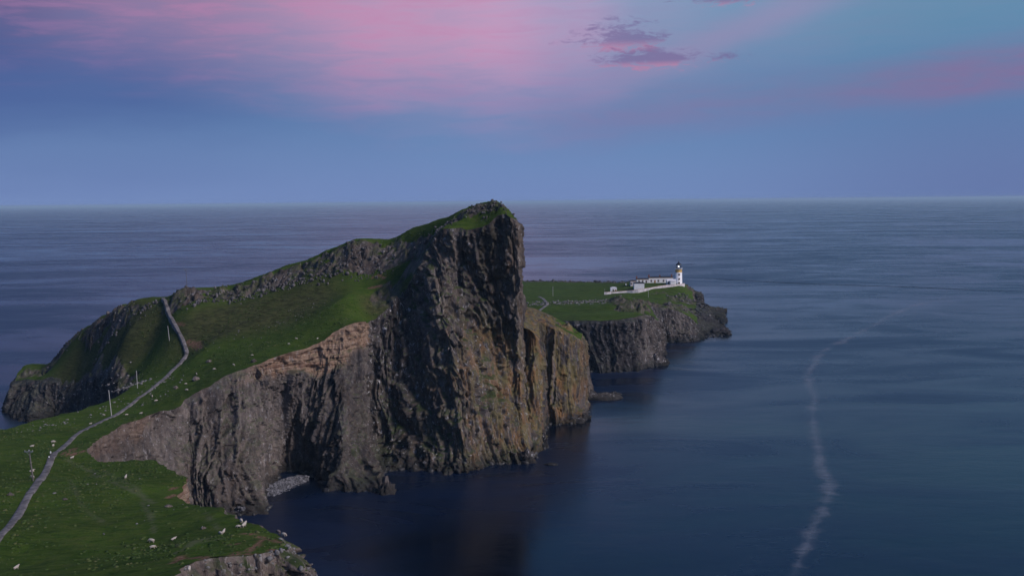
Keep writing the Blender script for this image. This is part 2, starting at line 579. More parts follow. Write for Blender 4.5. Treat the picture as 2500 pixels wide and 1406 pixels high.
def mk_foam():
    m, t = new_mat('sea_foam')
    pos = t.new('ShaderNodeNewGeometry').outputs['Position']
    v = t.attr('across')
    n = t.noise(scaled(t, pos, 0.05, 0.05, 1), 1.0, 7, 0.7, 1.6)
    n2 = t.noise(scaled(t, pos, 0.07, 0.45, 1), 1.0, 6, 0.7, 0.6)
    a = t.m('ADD', t.m('SUBTRACT', 1.0, t.m('ABSOLUTE', v)), t.m('MULTIPLY', t.m('SUBTRACT', n, 0.5), 2.5))
    a = t.m('MULTIPLY', t.ss(a, 0.5, 1.3), t.ss(n2, 0.30, 0.70, 0.25, 0.9))
    a = t.m('MULTIPLY', a, t.attr('dens'))
    p = t.new('ShaderNodeBsdfPrincipled', {'Base Color': (0.36, 0.38, 0.46, 1), 'Roughness': 0.7})
    tr = t.new('ShaderNodeBsdfTransparent')
    mx = t.new('ShaderNodeMixShader', {0: a, 1: tr.outputs[0], 2: p.outputs[0]})
    t.new('ShaderNodeOutputMaterial', {'Surface': mx.outputs[0]})
    return m


M_ROCK, M_LAND, M_SEA, M_FOAM = mk_rock(), mk_land(), mk_sea(), mk_foam()
M_STONE = plain('pale_stone', (0.17, 0.16, 0.16), 0.9, 2.5, 0.25)
M_CRAG = plain('crag_stone', (0.105, 0.095, 0.098), 0.9, 0.35, 0.40)
M_WET = plain('wet_stone', (0.035, 0.033, 0.035), 0.5, 0.8, 0.4)
M_PEBBLE = plain('pebbles', (0.15, 0.145, 0.16), 0.8, 0.8, 0.35)
M_PATH = plain('concrete_path', (0.155, 0.138, 0.138), 0.9, 0.6, 0.3)
M_WHITE = plain('white_paint', (0.80, 0.78, 0.79), 0.6, 0.5, 0.05)
M_WALLW = plain('weathered_limewash', (0.62, 0.56, 0.58), 0.8, 0.7, 0.14)
M_ROOF = plain('dark_slate', (0.030, 0.028, 0.032), 0.6, 1.5, 0.2)
M_FELT = plain('pale_roof_felt', (0.72, 0.69, 0.72), 0.7, 1.0, 0.08)
M_OCHRE = plain('ochre_paint', (0.55, 0.33, 0.09), 0.6, 1.0, 0.08)
M_TAN = plain('tan_margin', (0.42, 0.27, 0.17), 0.7, 1.0, 0.1)
M_BLACK = plain('black_paint', (0.012, 0.012, 0.016), 0.4, 1.0, 0.2)
M_PANE = plain('dark_pane', (0.03, 0.035, 0.05), 0.12, 1.0, 0.1, 0.5)
M_DOORT = plain('tan_door', (0.40, 0.22, 0.10), 0.6, 1.0, 0.1)
M_BRICK = plain('red_chimney', (0.22, 0.085, 0.06), 0.85, 2.0, 0.2)
M_POLE = plain('weathered_pole', (0.13, 0.115, 0.11), 0.85, 2.0, 0.2)
M_POLEL = plain('silvered_pole', (0.38, 0.36, 0.35), 0.85, 2.0, 0.1)
M_IRON = plain('galvanised_iron', (0.30, 0.31, 0.34), 0.5, 2.0, 0.1, metallic=0.6)
M_INS = plain('insulator', (0.35, 0.34, 0.33), 0.3, 2.0, 0.1)
M_FLEECE = plain('fleece', (0.46, 0.40, 0.35), 1.0, 9.0, 0.12, 0.05)
M_FLEECEG = plain('grey_fleece', (0.17, 0.14, 0.135), 1.0, 9.0, 0.15, 0.05)
M_FACE = plain('sheep_face', (0.36, 0.29, 0.25), 0.9, 9.0, 0.15, 0.1)

# lit lamp and lantern glass
M_LAMP, t_ = new_mat('lit_lamp')
e_ = t_.new('ShaderNodeEmission', {'Color': (1.0, 0.96, 0.98, 1), 'Strength': 7.0})
t_.new('ShaderNodeOutputMaterial', {'Surface': e_.outputs[0]})
M_GLASS, t_ = new_mat('lantern_glass')
g_ = t_.new('ShaderNodeBsdfGlossy', {'Color': (0.8, 0.85, 0.95, 1), 'Roughness': 0.05})
tr_ = t_.new('ShaderNodeBsdfTransparent', {'Color': (0.85, 0.9, 0.95, 1)})
mx_ = t_.new('ShaderNodeMixShader', {0: 0.25, 1: tr_.outputs[0], 2: g_.outputs[0]})
t_.new('ShaderNodeOutputMaterial', {'Surface': mx_.outputs[0]})

# ------------------------------------------------------------------ sea
bm = bmesh.new()
bmesh.ops.create_circle(bm, cap_ends=True, radius=60000.0, segments=96)
sea = bm_obj('sea', bm, M_SEA)
tag(sea, 'wide calm blue sea reaching the horizon', kind='structure')


# ------------------------------------------------------------------ splines
def resample(stn, npts_per):
    """stn (S,K) control rows -> dense rows; Hermite with finite-difference tangents on chord length"""
    S = len(stn)
    xyz = stn[:, :3]
    ch = np.maximum(np.linalg.norm(np.diff(xyz, axis=0), axis=1), 0.5)
    u = np.concatenate([[0], np.cumsum(ch)])
    tan = np.zeros_like(stn)
    for i in range(S):
        a, b = max(i - 1, 0), min(i + 1, S - 1)
        tan[i] = (stn[b] - stn[a]) / (u[b] - u[a])
    out = []
    for i in range(S - 1):
        n = npts_per[i]
        s = (np.arange(n) / n)[:, None]
        h = u[i + 1] - u[i]
        out.append((2 * s ** 3 - 3 * s ** 2 + 1) * stn[i] + (s ** 3 - 2 * s ** 2 + s) * h * tan[i] * 0.8 + (-2 * s ** 3 + 3 * s ** 2) * stn[i + 1] + (s ** 3 - s ** 2) * h * tan[i + 1] * 0.8)
    out.append(stn[-1:])
    return np.concatenate(out)


class RBF:
    def __init__(s, pts, c=4.0, lam=0.25):
        s.p = pts[:, :2].copy()
        s.c = c
        n = len(pts)
        r = np.sqrt(((s.p[:, None] - s.p[None]) ** 2).sum(-1) + c * c)
        A = np.zeros((n + 3, n + 3))
        A[:n, :n] = -r + lam * np.eye(n)
        q = np.concatenate([np.ones((n, 1)), s.p / 100], 1)
        A[:n, n:] = q
        A[n:, :n] = q.T
        s.w = np.linalg.solve(A, np.concatenate([pts[:, 2], np.zeros(3)]))

    def __call__(s, x, y):
        x = np.atleast_1d(np.asarray(x, float))
        y = np.atleast_1d(np.asarray(y, float))
        out = np.empty(len(x))
        n = len(s.p)
        for k in range(0, len(x), 40000):
            xx, yy = x[k:k + 40000], y[k:k + 40000]
            r = np.sqrt((xx[:, None] - s.p[:, 0]) ** 2 + (yy[:, None] - s.p[:, 1]) ** 2 + s.c ** 2)
            out[k:k + 40000] = -r @ s.w[:n] + s.w[n] + s.w[n + 1] * xx / 100 + s.w[n + 2] * yy / 100
        return out


def seg_dist(x, y, line):
    """distance from points to polyline (L,2)"""
    best = np.full(len(x), 1e9)
    for a, b in zip(line[:-1], line[1:]):
        dx, dy = b[0] - a[0], b[1] - a[1]
        L2 = dx * dx + dy * dy + 1e-9
        t = np.clip(((x - a[0]) * dx + (y - a[1]) * dy) / L2, 0, 1)
        d = (x - a[0] - t * dx) ** 2 + (y - a[1] - t * dy) ** 2
        best = np.minimum(best, d)
    return np.sqrt(best)


class Land:
    """grass-topped land: height function + cliff ring"""

    def __init__(s, name, ring, inner, res, crags=(), label=''):
        s.name = name
        s.crags = [(np.array([p[:2] for p in line]), w, a) for line, w, a in crags]
        K = 5
        S = []
        for st in ring:
            e = np.array(st['e'], float)
            f = np.array(st['f'], float)
            mids = st.get('m')
            pr = st.get('p', 0.75)
            if mids is None:
                mids = []
                for t in (0.25, 0.5, 0.75):
                    g = t ** (1 / pr)
                    m_ = e + (f - e) * g
                    m_[2] = e[2] + (f[2] - e[2]) * t
                    mids.append(m_)
            rows = [e] + [np.array(q, float) for q in mids] + [f]
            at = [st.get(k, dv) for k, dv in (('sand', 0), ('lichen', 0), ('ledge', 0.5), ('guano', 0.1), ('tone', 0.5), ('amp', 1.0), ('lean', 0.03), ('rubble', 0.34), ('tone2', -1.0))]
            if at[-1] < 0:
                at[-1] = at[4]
            S.append(np.concatenate([np.concatenate(rows), at]))
        S = np.array(S)
        dens = [st.get('du', 0.38) for st in ring]
        Sc = np.concatenate([S, S[:1]])
        npts = []
        for i in range(len(S)):
            L = max(np.linalg.norm(Sc[i + 1, :3] - Sc[i, :3]), np.linalg.norm(Sc[i + 1, 12:15] - Sc[i, 12:15]))
            npts.append(max(2, int(L / dens[i])))
        s.D = resample(Sc, npts)[:-1]
        s.poly = s.D[:, :2]
        # roughen the edge in plan
        area = 0.5 * np.sum(s.poly[:, 0] * np.roll(s.poly[:, 1], -1) - np.roll(s.poly[:, 0], -1) * s.poly[:, 1])
        s.sgn = 1.0 if area > 0 else -1.0
        tg = np.roll(s.D[:, :3], -3, 0) - np.roll(s.D[:, :3], 3, 0)
        nn = np.stack([tg[:, 1], -tg[:, 0]], 1) * s.sgn
        nn /= np.linalg.norm(nn, axis=1)[:, None] + 1e-9
        s.nrm = nn
        w = fbm(V3(s.D[:, 0] * 0.22, s.D[:, 1] * 0.22, 3.1), 4, 77) * 0.9
        s.D[:, :2] += nn * w[:, None]
        s.poly = s.D[:, :2]
        pts = np.array([list(q['e']) for q in ring] + [list(q) for q in inner], float)
        s.rbf = RBF(pts)
        s.res = res
        s.label = label

    def h(s, x, y):
        z = s.rbf(x, y)
        z = z + fbm(V3(x * 0.035, y * 0.035, 1.0), 3, 11) * 0.7 + fbm(V3(x * 0.3, y * 0.3, 2.0), 3, 21) * 0.16
        # sheep-trodden terracettes along the contour
        ter = np.sin((z + 0.8 * fbm(V3(x * 0.05, y * 0.05, 4.0), 2, 31)) * 5.2)
        z = z + ter * 0.07
        rk = s.rockmask(x, y)
        w = rk > 0.02
        if w.any():
            xx, yy = x[w], y[w]
            _, _, r1, t1 = cells(V3(xx * 0.22, yy * 0.22, 5.0), 41)
            _, _, r2, t2 = cells(V3(xx * 0.6, yy * 0.6, 6.0), 51)
            z[w] += rk[w] * ((r1 - 0.72) * 2.4 + t1 * 1.2 + (r2 - 0.5) * 1.3 + t2 * 0.6)
        return z

    def rockmask(s, x, y):
        m = np.zeros(len(x))
        for line, w, a in s.crags:
            d = seg_dist(x, y, line)
            n = fbm(V3(x * 0.12, y * 0.12, 8.0), 3, 61)
            m = np.maximum(m, a * sst(d + n * w * 0.45, w, w * 0.35))
        return m

    def hit(s, px, py, d0, d1, step=0.5):
        """where the pixel ray meets the ground"""
        r = ray(px, py)
        d = np.arange(d0, d1, step)
        p = np.array([0, 0, HCAM]) + r[None] * (d / r[1])[:, None]
        g = s.h(p[:, 0], p[:, 1])
        below = np.nonzero(p[:, 2] <= g)[0]
        k = below[0] if len(below) else int(np.argmin(np.abs(p[:, 2] - g)))
        q = p[k].copy()
        q[2] = g[k]
        return q

    def build(s, masks=None):
        po = s.poly
        x0, y0 = po.min(0) - s.res
        x1, y1 = po.max(0) + s.res
        nx, ny = int((x1 - x0) / s.res) + 2, int((y1 - y0) / s.res) + 2
        xs = x0 + np.arange(nx) * s.res
        ys = y0 + np.arange(ny) * s.res
        a, b = po, np.roll(po, -1, 0)
        ins = np.zeros((ny, nx), bool)
        for j, yy in enumerate(ys):
            cr = (a[:, 1] > yy) != (b[:, 1] > yy)
            if cr.any():
                A, B = a[cr], b[cr]
                xc = np.sort(A[:, 0] + (yy - A[:, 1]) / (B[:, 1] - A[:, 1]) * (B[:, 0] - A[:, 0]))
                ins[j] = np.searchsorted(xc, xs) % 2 == 1
        dil = ins.copy()
        for dy in (-1, 0, 1):
            for dx in (-1, 0, 1):
                dil |= np.roll(np.roll(ins, dy, 0), dx, 1)
        snap = dil & ~ins
        X, Y = np.meshgrid(xs, ys)
        sx, sy = X[snap], Y[snap]
        # nearest ring point (the ring is dense)
        near = np.empty(len(sx), int)
        for k in range(0, len(sx), 4000):
            near[k:k + 4000] = np.argmin((sx[k:k + 4000, None] - po[:, 0]) ** 2 + (sy[k:k + 4000, None] - po[:, 1]) ** 2, 1)
        X[snap] = po[near, 0]
        Y[snap] = po[near, 1]
        idx = -np.ones((ny, nx), int)
        idx[dil] = np.arange(dil.sum())
        q = np.stack([idx[:-1, :-1], idx[:-1, 1:], idx[1:, 1:], idx[1:, :-1]], -1).reshape(-1, 4)
        q = q[(q >= 0).all(1)]
        x, y = X[dil], Y[dil]
        z = s.h(x, y)
        rock = s.rockmask(x, y)
        at = {'rock': rock, 'tone': 0.55 + 0 * x, 'sand': 0 * x, 'lichen': 0.1 + 0 * x, 'ledge': 0.8 + 0 * x, 'guano': 0.25 + 0 * x,
              'brown': 0 * x, 'soil': 0 * x, 'trail': 0 * x}
        if masks:
            masks(x, y, z, at)
        s.top = mesh_np(s.name, np.stack([x, y, z], 1), quads=q, mat=M_LAND, smooth=True, attrs=at)
        tag(s.top, s.label, kind='structure')

    def cliff(s, name, label, rows=150, scale=1.0):
        D = s.D
        N = len(D)
        K = D[:, :15].reshape(N, 5, 3).copy()
        K[:, 0, 2] = s.h(K[:, 0, 0], K[:, 0, 1])
        kt = np.array([0, 0.25, 0.5, 0.75, 1.0])
        # profile: inset lip, then five control rows, then a skirt under water
        tt = np.linspace(0, 1, rows)
        R = np.zeros((N, rows, 3))
        for i in range(rows):
            t = tt[i]
            k = min(int(t * 4), 3)
            f = t * 4 - k
            k0, k3 = max(k - 1, 0), min(k + 2, 4)
            p0, p1, p2, p3 = K[:, k0], K[:, k], K[:, k + 1], K[:, k3]
            m1, m2 = (p2 - p0) * 0.5 * (1 if k > 0 else 1.6), (p3 - p1) * 0.5 * (1 if k < 3 else 1.6)
            m1, m2 = m1 * 0.7, m2 * 0.7
            R[:, i] = (2 * f ** 3 - 3 * f ** 2 + 1) * p1 + (f ** 3 - 2 * f ** 2 + f) * m1 + (-2 * f ** 3 + 3 * f ** 2) * p2 + (f ** 3 - f ** 2) * m2
        # smooth outward normals
        du = np.roll(R, -4, 0) - np.roll(R, 4, 0)
        dv = np.empty_like(R)
        dv[:, 1:-1] = R[:, 2:] - R[:, :-2]
        dv[:, 0] = dv[:, 1]
        dv[:, -1] = dv[:, -2]
        n = np.cross(dv, du) * -s.sgn
        n /= np.linalg.norm(n, axis=2)[..., None] + 1e-9
        # keep the push mostly outwards
        n[..., 2] *= 0.12
        for _ in range(6):
            n = (n + np.roll(n, 2, 0) + np.roll(n, -2, 0)) / 3
        n /= np.linalg.norm(n, axis=2)[..., None] + 1e-9
        p = R.reshape(-1, 3)
        nf = n.reshape(-1, 3)
        att = np.repeat(D[:, 15:24], rows, 0)
        lean = att[:, 6]
        amp = att[:, 5]
        t = np.tile(tt, N)
        hgt = np.repeat(K[:, 0, 2], rows)
        depth = hgt - p[:, 2]
        # warped coordinates, columns run down the face and lean
        pl = p * np.array([0.09, 0.09, 0.025])
        wz = p + np.stack([1.8 * fbm(pl, 3, 101), 1.8 * fbm(pl, 3, 102), 2.5 * fbm(p * 0.07, 2, 103)], 1)
        # columns follow the fall of the face: plan position taken from the middle of each fall line
        ref = 0.5 * R[:, rows // 3, :2] + 0.5 * R[:, 2 * rows // 3, :2]
        for _ in range(3):
            ref = (ref + np.roll(ref, 1, 0) + np.roll(ref, -1, 0)) / 3
        rxy = np.repeat(ref, rows, 0) * 0.80 + p[:, :2] * 0.20 + (wz - p)[:, :2]
        tx = np.repeat(np.stack([-s.nrm[:, 1], s.nrm[:, 0]], 1) * s.sgn, rows, 0)
        tx = tx * np.where(s.sgn > 0, 1.0, -1.0)
        lean = lean + 0.16 * fbm(p * np.array([0.03, 0.03, 0.012]), 2, 297)
        u = rxy[:, 0] + lean * (wz[:, 2] - 30.0) * np.abs(tx[:, 0])
        v = rxy[:, 1] + lean * (wz[:, 2] - 30.0) * np.abs(tx[:, 1])
        q = np.stack([u, v, wz[:, 2]], 1)
        dsp = np.zeros(len(p))
        for (w, L, A, tl, sl, sd, crack, cw) in ((12.0, 48.0, 3.0, 3.0, 1.4, 201, 2.0, 0.05), (4.4, 17.0, 1.9, 1.9, 1.0, 211, 1.3, 0.07), (1.9, 6.5, 1.05, 0.9, 0.6, 221, 0.6, 0.10), (1.0, 3.0, 0.55, 0.4, 0.3, 226, 0.25, 0.12)):
            w_ = w * scale
            stp, fac, cr, slp = columns(u, v, wz[:, 2], w_, L * scale, sd)
            dsp += A * scale * stp + tl * scale * fac + sl * scale * slp - crack * scale * np.exp(-(cr / cw) ** 2)
        rub = att[:, 7]
        w = rub > 0.03
        if w.any():
            qq = q[w]
            _, e2, ra, ta = cells(qq / np.array([5.0, 5.0, 8.5]), 281)
            _, e3, rb, tb = cells(qq / np.array([2.1, 2.1, 3.2]), 291)
            _, e4, rc, tc = cells(qq / np.array([1.0, 1.0, 1.3]), 299)
            dsp[w] = dsp[w] * (1 - rub[w]) + rub[w] * (3.4 * (ra - 0.5) + 2.8 * ta + 1.7 * (rb - 0.5) + 1.5 * tb + 0.8 * (rc - 0.5) + 0.6 * tc)
        gul = fbm(np.stack([u * 0.045, v * 0.045, wz[:, 2] * 0.008], 1), 3, 231)
        dsp += gul * 2.0 * scale
        dsp += fbm(p * np.array([1.1, 1.1, 0.6]), 2, 241) * 0.16
        # bedded band
        sw = 3.0 + 8.0 * att[:, 0]
        sand = sst(att[:, 0], 0.02, 0.4) * sst(depth + 2.0 * fbm(p * 0.15, 3, 251), sw + 1.2, sw - 1.2)
        bed = h3(np.floor((p[:, 2] + 0.3 * fbm(p * 0.2, 2, 261)) / 0.9).astype(int), np.zeros(len(p), int), np.zeros(len(p), int), 5) - 0.5
        dsp = dsp * (1 - 0.65 * sand) + sand * (bed * 0.6 + 0.5 + 0.8 * fbm(p * 0.5, 3, 298))
        dsp *= amp
        tap = sst(depth, 0.0, 2.2) * 0.9 + 0.1
        dsp = dsp * tap
        p = p + nf * dsp[:, None]
        p[:, 2] += (fbm(q * 0.4, 2, 271)) * 0.5 * tap
        att0 = sand
        lich = att[:, 1] * (0.25 + 0.75 * sst(t + 0.15 * fbm(p * 0.08, 2, 295), 0.35, 0.62) if name == 'headland_cliff' else 1.0)
        G = p.reshape(N, rows, 3)
        lip = G[:, 0].copy()
        lip[:, :2] -= s.nrm * 1.4
        lip[:, 2] = s.h(lip[:, 0], lip[:, 1]) - 0.35
        G[:, 0, 2] -= 0.05
        s.G = G.copy()
        low = G[:, -1].copy()
        low[:, 2] = -6.0
        G[:, -1, 2] = -0.6
        G = np.concatenate([lip[:, None], G, low[:, None]], 1)
        rr = rows + 2
        vv = G.reshape(-1, 3)
        i, j = np.meshgrid(np.arange(N), np.arange(rr - 1), indexing='ij')
        i2 = (i + 1) % N
        qd = np.stack([i * rr + j, i * rr + j + 1, i2 * rr + j + 1, i2 * rr + j], -1).reshape(-1, 4)
        if s.sgn < 0:
            qd = qd[:, ::-1]

        def ext(a):
            a = a.reshape(N, rows)
            return np.concatenate([a[:, :1], a, a[:, -1:]], 1).ravel()
        at = {'sand': ext(att0), 'lichen': ext(lich), 'ledge': ext(att[:, 2]), 'guano': ext(att[:, 3]), 'tone': ext(att[:, 4] + (att[:, 8] - att[:, 4]) * sst(t + 0.12 * fbm(p * 0.06, 3, 296), 0.36, 0.58))}  # tone to tone2 down the face: shade of the recessed wall put into colour
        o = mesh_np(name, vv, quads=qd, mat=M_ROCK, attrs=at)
        tag(o, label, kind='structure')
        return o


def off(e, dx, dy, z=0.0):
    return (e[0] + dx, e[1] + dy, z)


def st(e, f, m=None, **kw):
    """station: e=(px,py,d) edge pixel; f=('w',px,py) waterline pixel or (dx,dy) offset; m = list of (px,py,d)"""
    E = P(*e) if not isinstance(e, np.ndarray) else e
    if f[0] == 'w':
        F = PZ(f[1], f[2])
    else:
        F = np.array(off(E, f[0], f[1]))
    d = dict(e=E, f=F, **kw)
    if m:
        d['m'] = [P(*q) for q in m]
    return d


HID = dict(du=3.0, amp=0.6)
A_ = np.array
# ---- crest of the big headland, seen as its skyline
CREST = [(400, 732, 395), (450, 706, 398), (540, 696, 400), (620, 673, 400), (700, 646, 398), (800, 608, 394), (900, 583, 388), (1000, 561, 380),
         (1060, 541, 374), (1120, 516, 366), (1170, 498, 359), (1205, 493, 355), (1240, 506, 351)]
PATHPX = [(-60, 1390, 132), (0, 1305, 146), (25, 1275, 153), (60, 1220, 172), (100, 1160, 195), (130, 1110, 217), (170, 1078, 240), (220, 1045, 262), (270, 1018, 282), (320, 988, 298),
          (370, 952, 312), (415, 915, 328), (445, 886, 344), (456, 866, 350), (449, 840, 356), (436, 812, 364), (420, 780, 374), (408, 752, 386), (399, 733, 395)]
CRTOP = [(425, 722, 388), (520, 712, 390), (620, 690, 390), (720, 660, 388), (820, 612, 384), (870, 598, 380), (940, 606, 380), (1030, 606, 364)]
CRBOT = [(440, 752, 380), (560, 736, 382), (640, 716, 382), (720, 692, 380), (800, 680, 374), (880, 668, 372), (960, 652, 371)]

ring = []
fg = dict(tone=0.85, sand=0.09, ledge=1.0, guano=0.3, amp=0.9, du=0.25, rubble=0.75)
ring.append(st(A_([-30.0, 55.0, 50.0]), (15, -10), **HID))
ring.append(st((395, 1425, 106), (9, -14), **fg))
for e, f in (((440, 1390, 112), (10, -30)), ((500, 1362, 117), (10, -32)), ((590, 1352, 120), (12, -32)), ((665, 1340, 123.5), (16, -24)),
             ((712, 1330, 126), (17, -8)), ((700, 1308, 131), (12, 3)), ((675, 1298, 135), (10, 7)), ((640, 1283, 140), (12, 8)),
             ((600, 1268, 147), (12, 7)), ((560, 1252, 154), (12, 6)), ((520, 1243, 161), (12, 5)), ((480, 1237, 168), (12, 4)), ((447, 1232, 174), (12, 3))):
    ring.append(st(e, f, **fg))
soil = dict(rubble=.8, tone=0.95, sand=0.9, ledge=0.6, amp=0.45)
for e, f in (((428, 1216, 179), (11, 0)), ((440, 1190, 185), (11, 0)), ((450, 1172, 190), (10, 2))):
    ring.append(st(e, f, p=0.6, **soil))
for e, f in (((420, 1145, 198), (8, 8)), ((375, 1118, 207), (5, 9)), ((330, 1118, 209), (3, 9)), ((270, 1124, 212), (2, 8)), ((222, 1112, 218), (6, 6))):
    ring.append(st(e, f, **dict(fg, du=1.0)))
gl = dict(rubble=.6, tone=0.8, sand=0.16, ledge=0.7, amp=0.6)
ring.append(st((208, 1098, 226), (10, 0), **gl))
ring.append(st((232, 1084, 234), (10, -4), **gl))
ring.append(st((262, 1060, 244), (11, -6), **gl))
mc = dict(lean=-0.14, lichen=.1, tone=0.66, ledge=0.35, guano=0.3)
ring.append(st((290, 1040, 254), (12, -8), **dict(mc, sand=0.14)))
ring.append(st((340, 1020, 267), (12, -9), **dict(mc, sand=0.2)))
ring.append(st((400, 1001, 278), (10, -9), **dict(mc, sand=0.05)))
for e, w, sd, tn, gu in (((438, 990, 286), (470, 1252), 0.0, 0.67, .3), ((452, 970, 290), (505, 1252), 0.0, 0.67, .3), ((490, 950, 293), (530, 1254), 0.1, 0.66, .3), ((530, 926, 297), (570, 1253), 0.04, 0.60, .3),
                     ((580, 906, 301), (622, 1246), 0.14, 0.63, .3), ((612, 896, 304), (634, 1232), 0.20, 0.63, .35), ((640, 886, 307), (650, 1178), 0.30, 0.60, .35),
                     ((700, 866, 313), (695, 1150), 0.45, 0.55, .3), ((760, 851, 319), (752, 1158), 0.7, 0.42, .2), ((800, 826, 322), (778, 1180), 0.9, 0.35, .2),
                     ((840, 801, 325), (835, 1197), 1.0, 0.34, .2)):
    ring.append(st(e, ('w', w[0], w[1]), **dict(mc, sand=sd, tone=tn, guano=gu, ledge=0.5)))
ring.append(st((872, 787, 328), ('w', 895, 1201), [(868, 880, 327), (865, 990, 322), (875, 1090, 312)], **dict(mc, sand=1.0, tone=.4, guano=.2, ledge=.7)))
ring.append(st((894, 786, 331), ('w', 946, 1203), [(890, 880, 331), (885, 990, 326), (900, 1090, 314)], **dict(mc, sand=1.0, tone=.42, guano=.2)))
ring.append(st((905, 788, 341), ('w', 925, 1160), [(902, 880, 340), (905, 990, 336), (915, 1080, 328)], **dict(mc, sand=.0, tone=.25, guano=.8)))
bt = dict(lean=0.12, rubble=.55, ledge=0.9, guano=0.45, lichen=0.25)
ring.append(st((955, 742, 350), ('w', 975, 1148), [(950, 880, 343), (960, 990, 336), (968, 1080, 328)], **dict(bt, sand=.0, tone=.28, guano=.8, ledge=1.0)))
ring.append(st((1000, 694, 354), ('w', 1045, 1152), [(1010, 810, 344), (1025, 950, 332), (1040, 1060, 323)], **dict(bt, tone=.35, guano=.55, ledge=1.0)))
ring.append(st((1022, 645, 353), ('w', 1100, 1155), [(1040, 770, 341), (1065, 900, 332), (1085, 1030, 322)], **dict(bt, tone=.45)))
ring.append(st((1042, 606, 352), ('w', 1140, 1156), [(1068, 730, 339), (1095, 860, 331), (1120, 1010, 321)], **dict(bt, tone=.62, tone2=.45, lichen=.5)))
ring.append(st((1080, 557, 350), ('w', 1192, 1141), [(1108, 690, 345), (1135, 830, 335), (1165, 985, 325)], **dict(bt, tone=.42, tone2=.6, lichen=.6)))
ring.append(st((1130, 561, 348), ('w', 1222, 1136), [(1130, 690, 349), (1165, 840, 341), (1198, 990, 329)], **dict(bt, tone=.16, tone2=.58, lichen=.65)))  # low tone paints the shaded recess of the upper wall, tone2 the lighter apron
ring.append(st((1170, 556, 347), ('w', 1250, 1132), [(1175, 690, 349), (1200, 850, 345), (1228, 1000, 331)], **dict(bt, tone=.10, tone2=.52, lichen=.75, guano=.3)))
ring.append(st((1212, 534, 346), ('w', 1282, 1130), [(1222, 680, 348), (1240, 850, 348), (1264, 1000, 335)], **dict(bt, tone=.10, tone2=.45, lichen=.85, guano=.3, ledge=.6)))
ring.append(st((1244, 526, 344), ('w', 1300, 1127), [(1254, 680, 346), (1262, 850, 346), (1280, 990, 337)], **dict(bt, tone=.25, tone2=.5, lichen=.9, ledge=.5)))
ring.append(st((1260, 540, 345), ('w', 1306, 1112), [(1266, 680, 346), (1270, 850, 347), (1288, 990, 341)], **dict(bt, tone=.5, lichen=.75, ledge=.4, amp=.6)))
ring.append(st((1264, 550, 353), ('w', 1304, 1085), [(1267, 690, 354), (1270, 850, 354), (1288, 990, 350)], **dict(bt, tone=.5, lichen=.75, ledge=.4, amp=.6)))
ring.append(st((1262, 545, 366), (9, 4), **HID))
ring.append(st((1235, 528, 376), (4, 12), **HID))
inner = [P(*q) for q in CREST]
for (px, py, d) in CREST[::-1][2:-1]:
    b = P(px, py, d) + A_([0, 17, -6.5])
    ring.append(st(b, (0, 16), **HID))
for e in ((330, 734, 404), (285, 748, 414), (240, 776, 424), (200, 806, 432), (160, 842, 438), (128, 881, 441)):
    inner.append(P(*e))
    b = P(*e) + A_([-3, 13, -4.0])
    ring.append(st(b, (-5, 10), **HID))
lh = dict(rubble=.6, tone=.2, ledge=.35, guano=.3, amp=.7)
ring.append(st((90, 886, 446), (-4, 8), **dict(lh, du=1.0)))
ring.append(st((62, 890, 444), (-5, 5), **lh))
ring.append(st((42, 908, 438), (-4, 0), **lh))
for e, f in (((40, 925, 430), ('w', 18, 1000)), ((66, 925, 424), ('w', 42, 1022)), ((100, 928, 419), ('w', 82, 1030)), ((150, 934, 412), (2, -9)), ((200, 940, 402), (3, -10)),
             ((250, 940, 384), (3, -9)), ((295, 940, 358), (3, -8)), ((332, 938, 335), (-5, -4)), ((325, 946, 320), (-8, 4)), ((298, 962, 309), (-9, 6)), ((240, 986, 298), (-9, 8)),
             ((180, 1001, 288), (-8, 9)), ((120, 1016, 278), (-8, 9)), ((60, 1031, 269), (-8, 9)), ((0, 1044, 261), (-8, 9)), ((-100, 1066, 246), (-8, 9))):
    ring.append(st(e, f, **lh))
for x, y, z in ((-190, 225, 32), (-215, 150, 38), (-190, 55, 50)):
    ring.append(st(A_([float(x), float(y), float(z)]), (-12, 0), **HID))
for q in PATHPX:
    inner.append(P(*q))
for q in CRTOP + CRBOT:
    inner.append(P(*q))
for q in ((370, 1330, 138), (200, 1250, 162), (300, 1180, 184), (200, 1160, 200), (0, 1400, 122), (200, 1406, 118), (540, 1300, 137), (60, 1110, 224), (0, 1090, 235), (620, 1320, 128), (330, 1400, 114),
          (300, 830, 384), (200, 880, 415), (120, 905, 430), (370, 850, 372), (600, 800, 350), (700, 780, 350), (800, 740, 350), (860, 720, 350), (930, 700, 363), (500, 850, 342), (560, 840, 340), (340, 745, 400),
          (985, 668, 362), (1100, 545, 358), (1180, 525, 352), (850, 760, 338)):
    inner.append(P(*q))

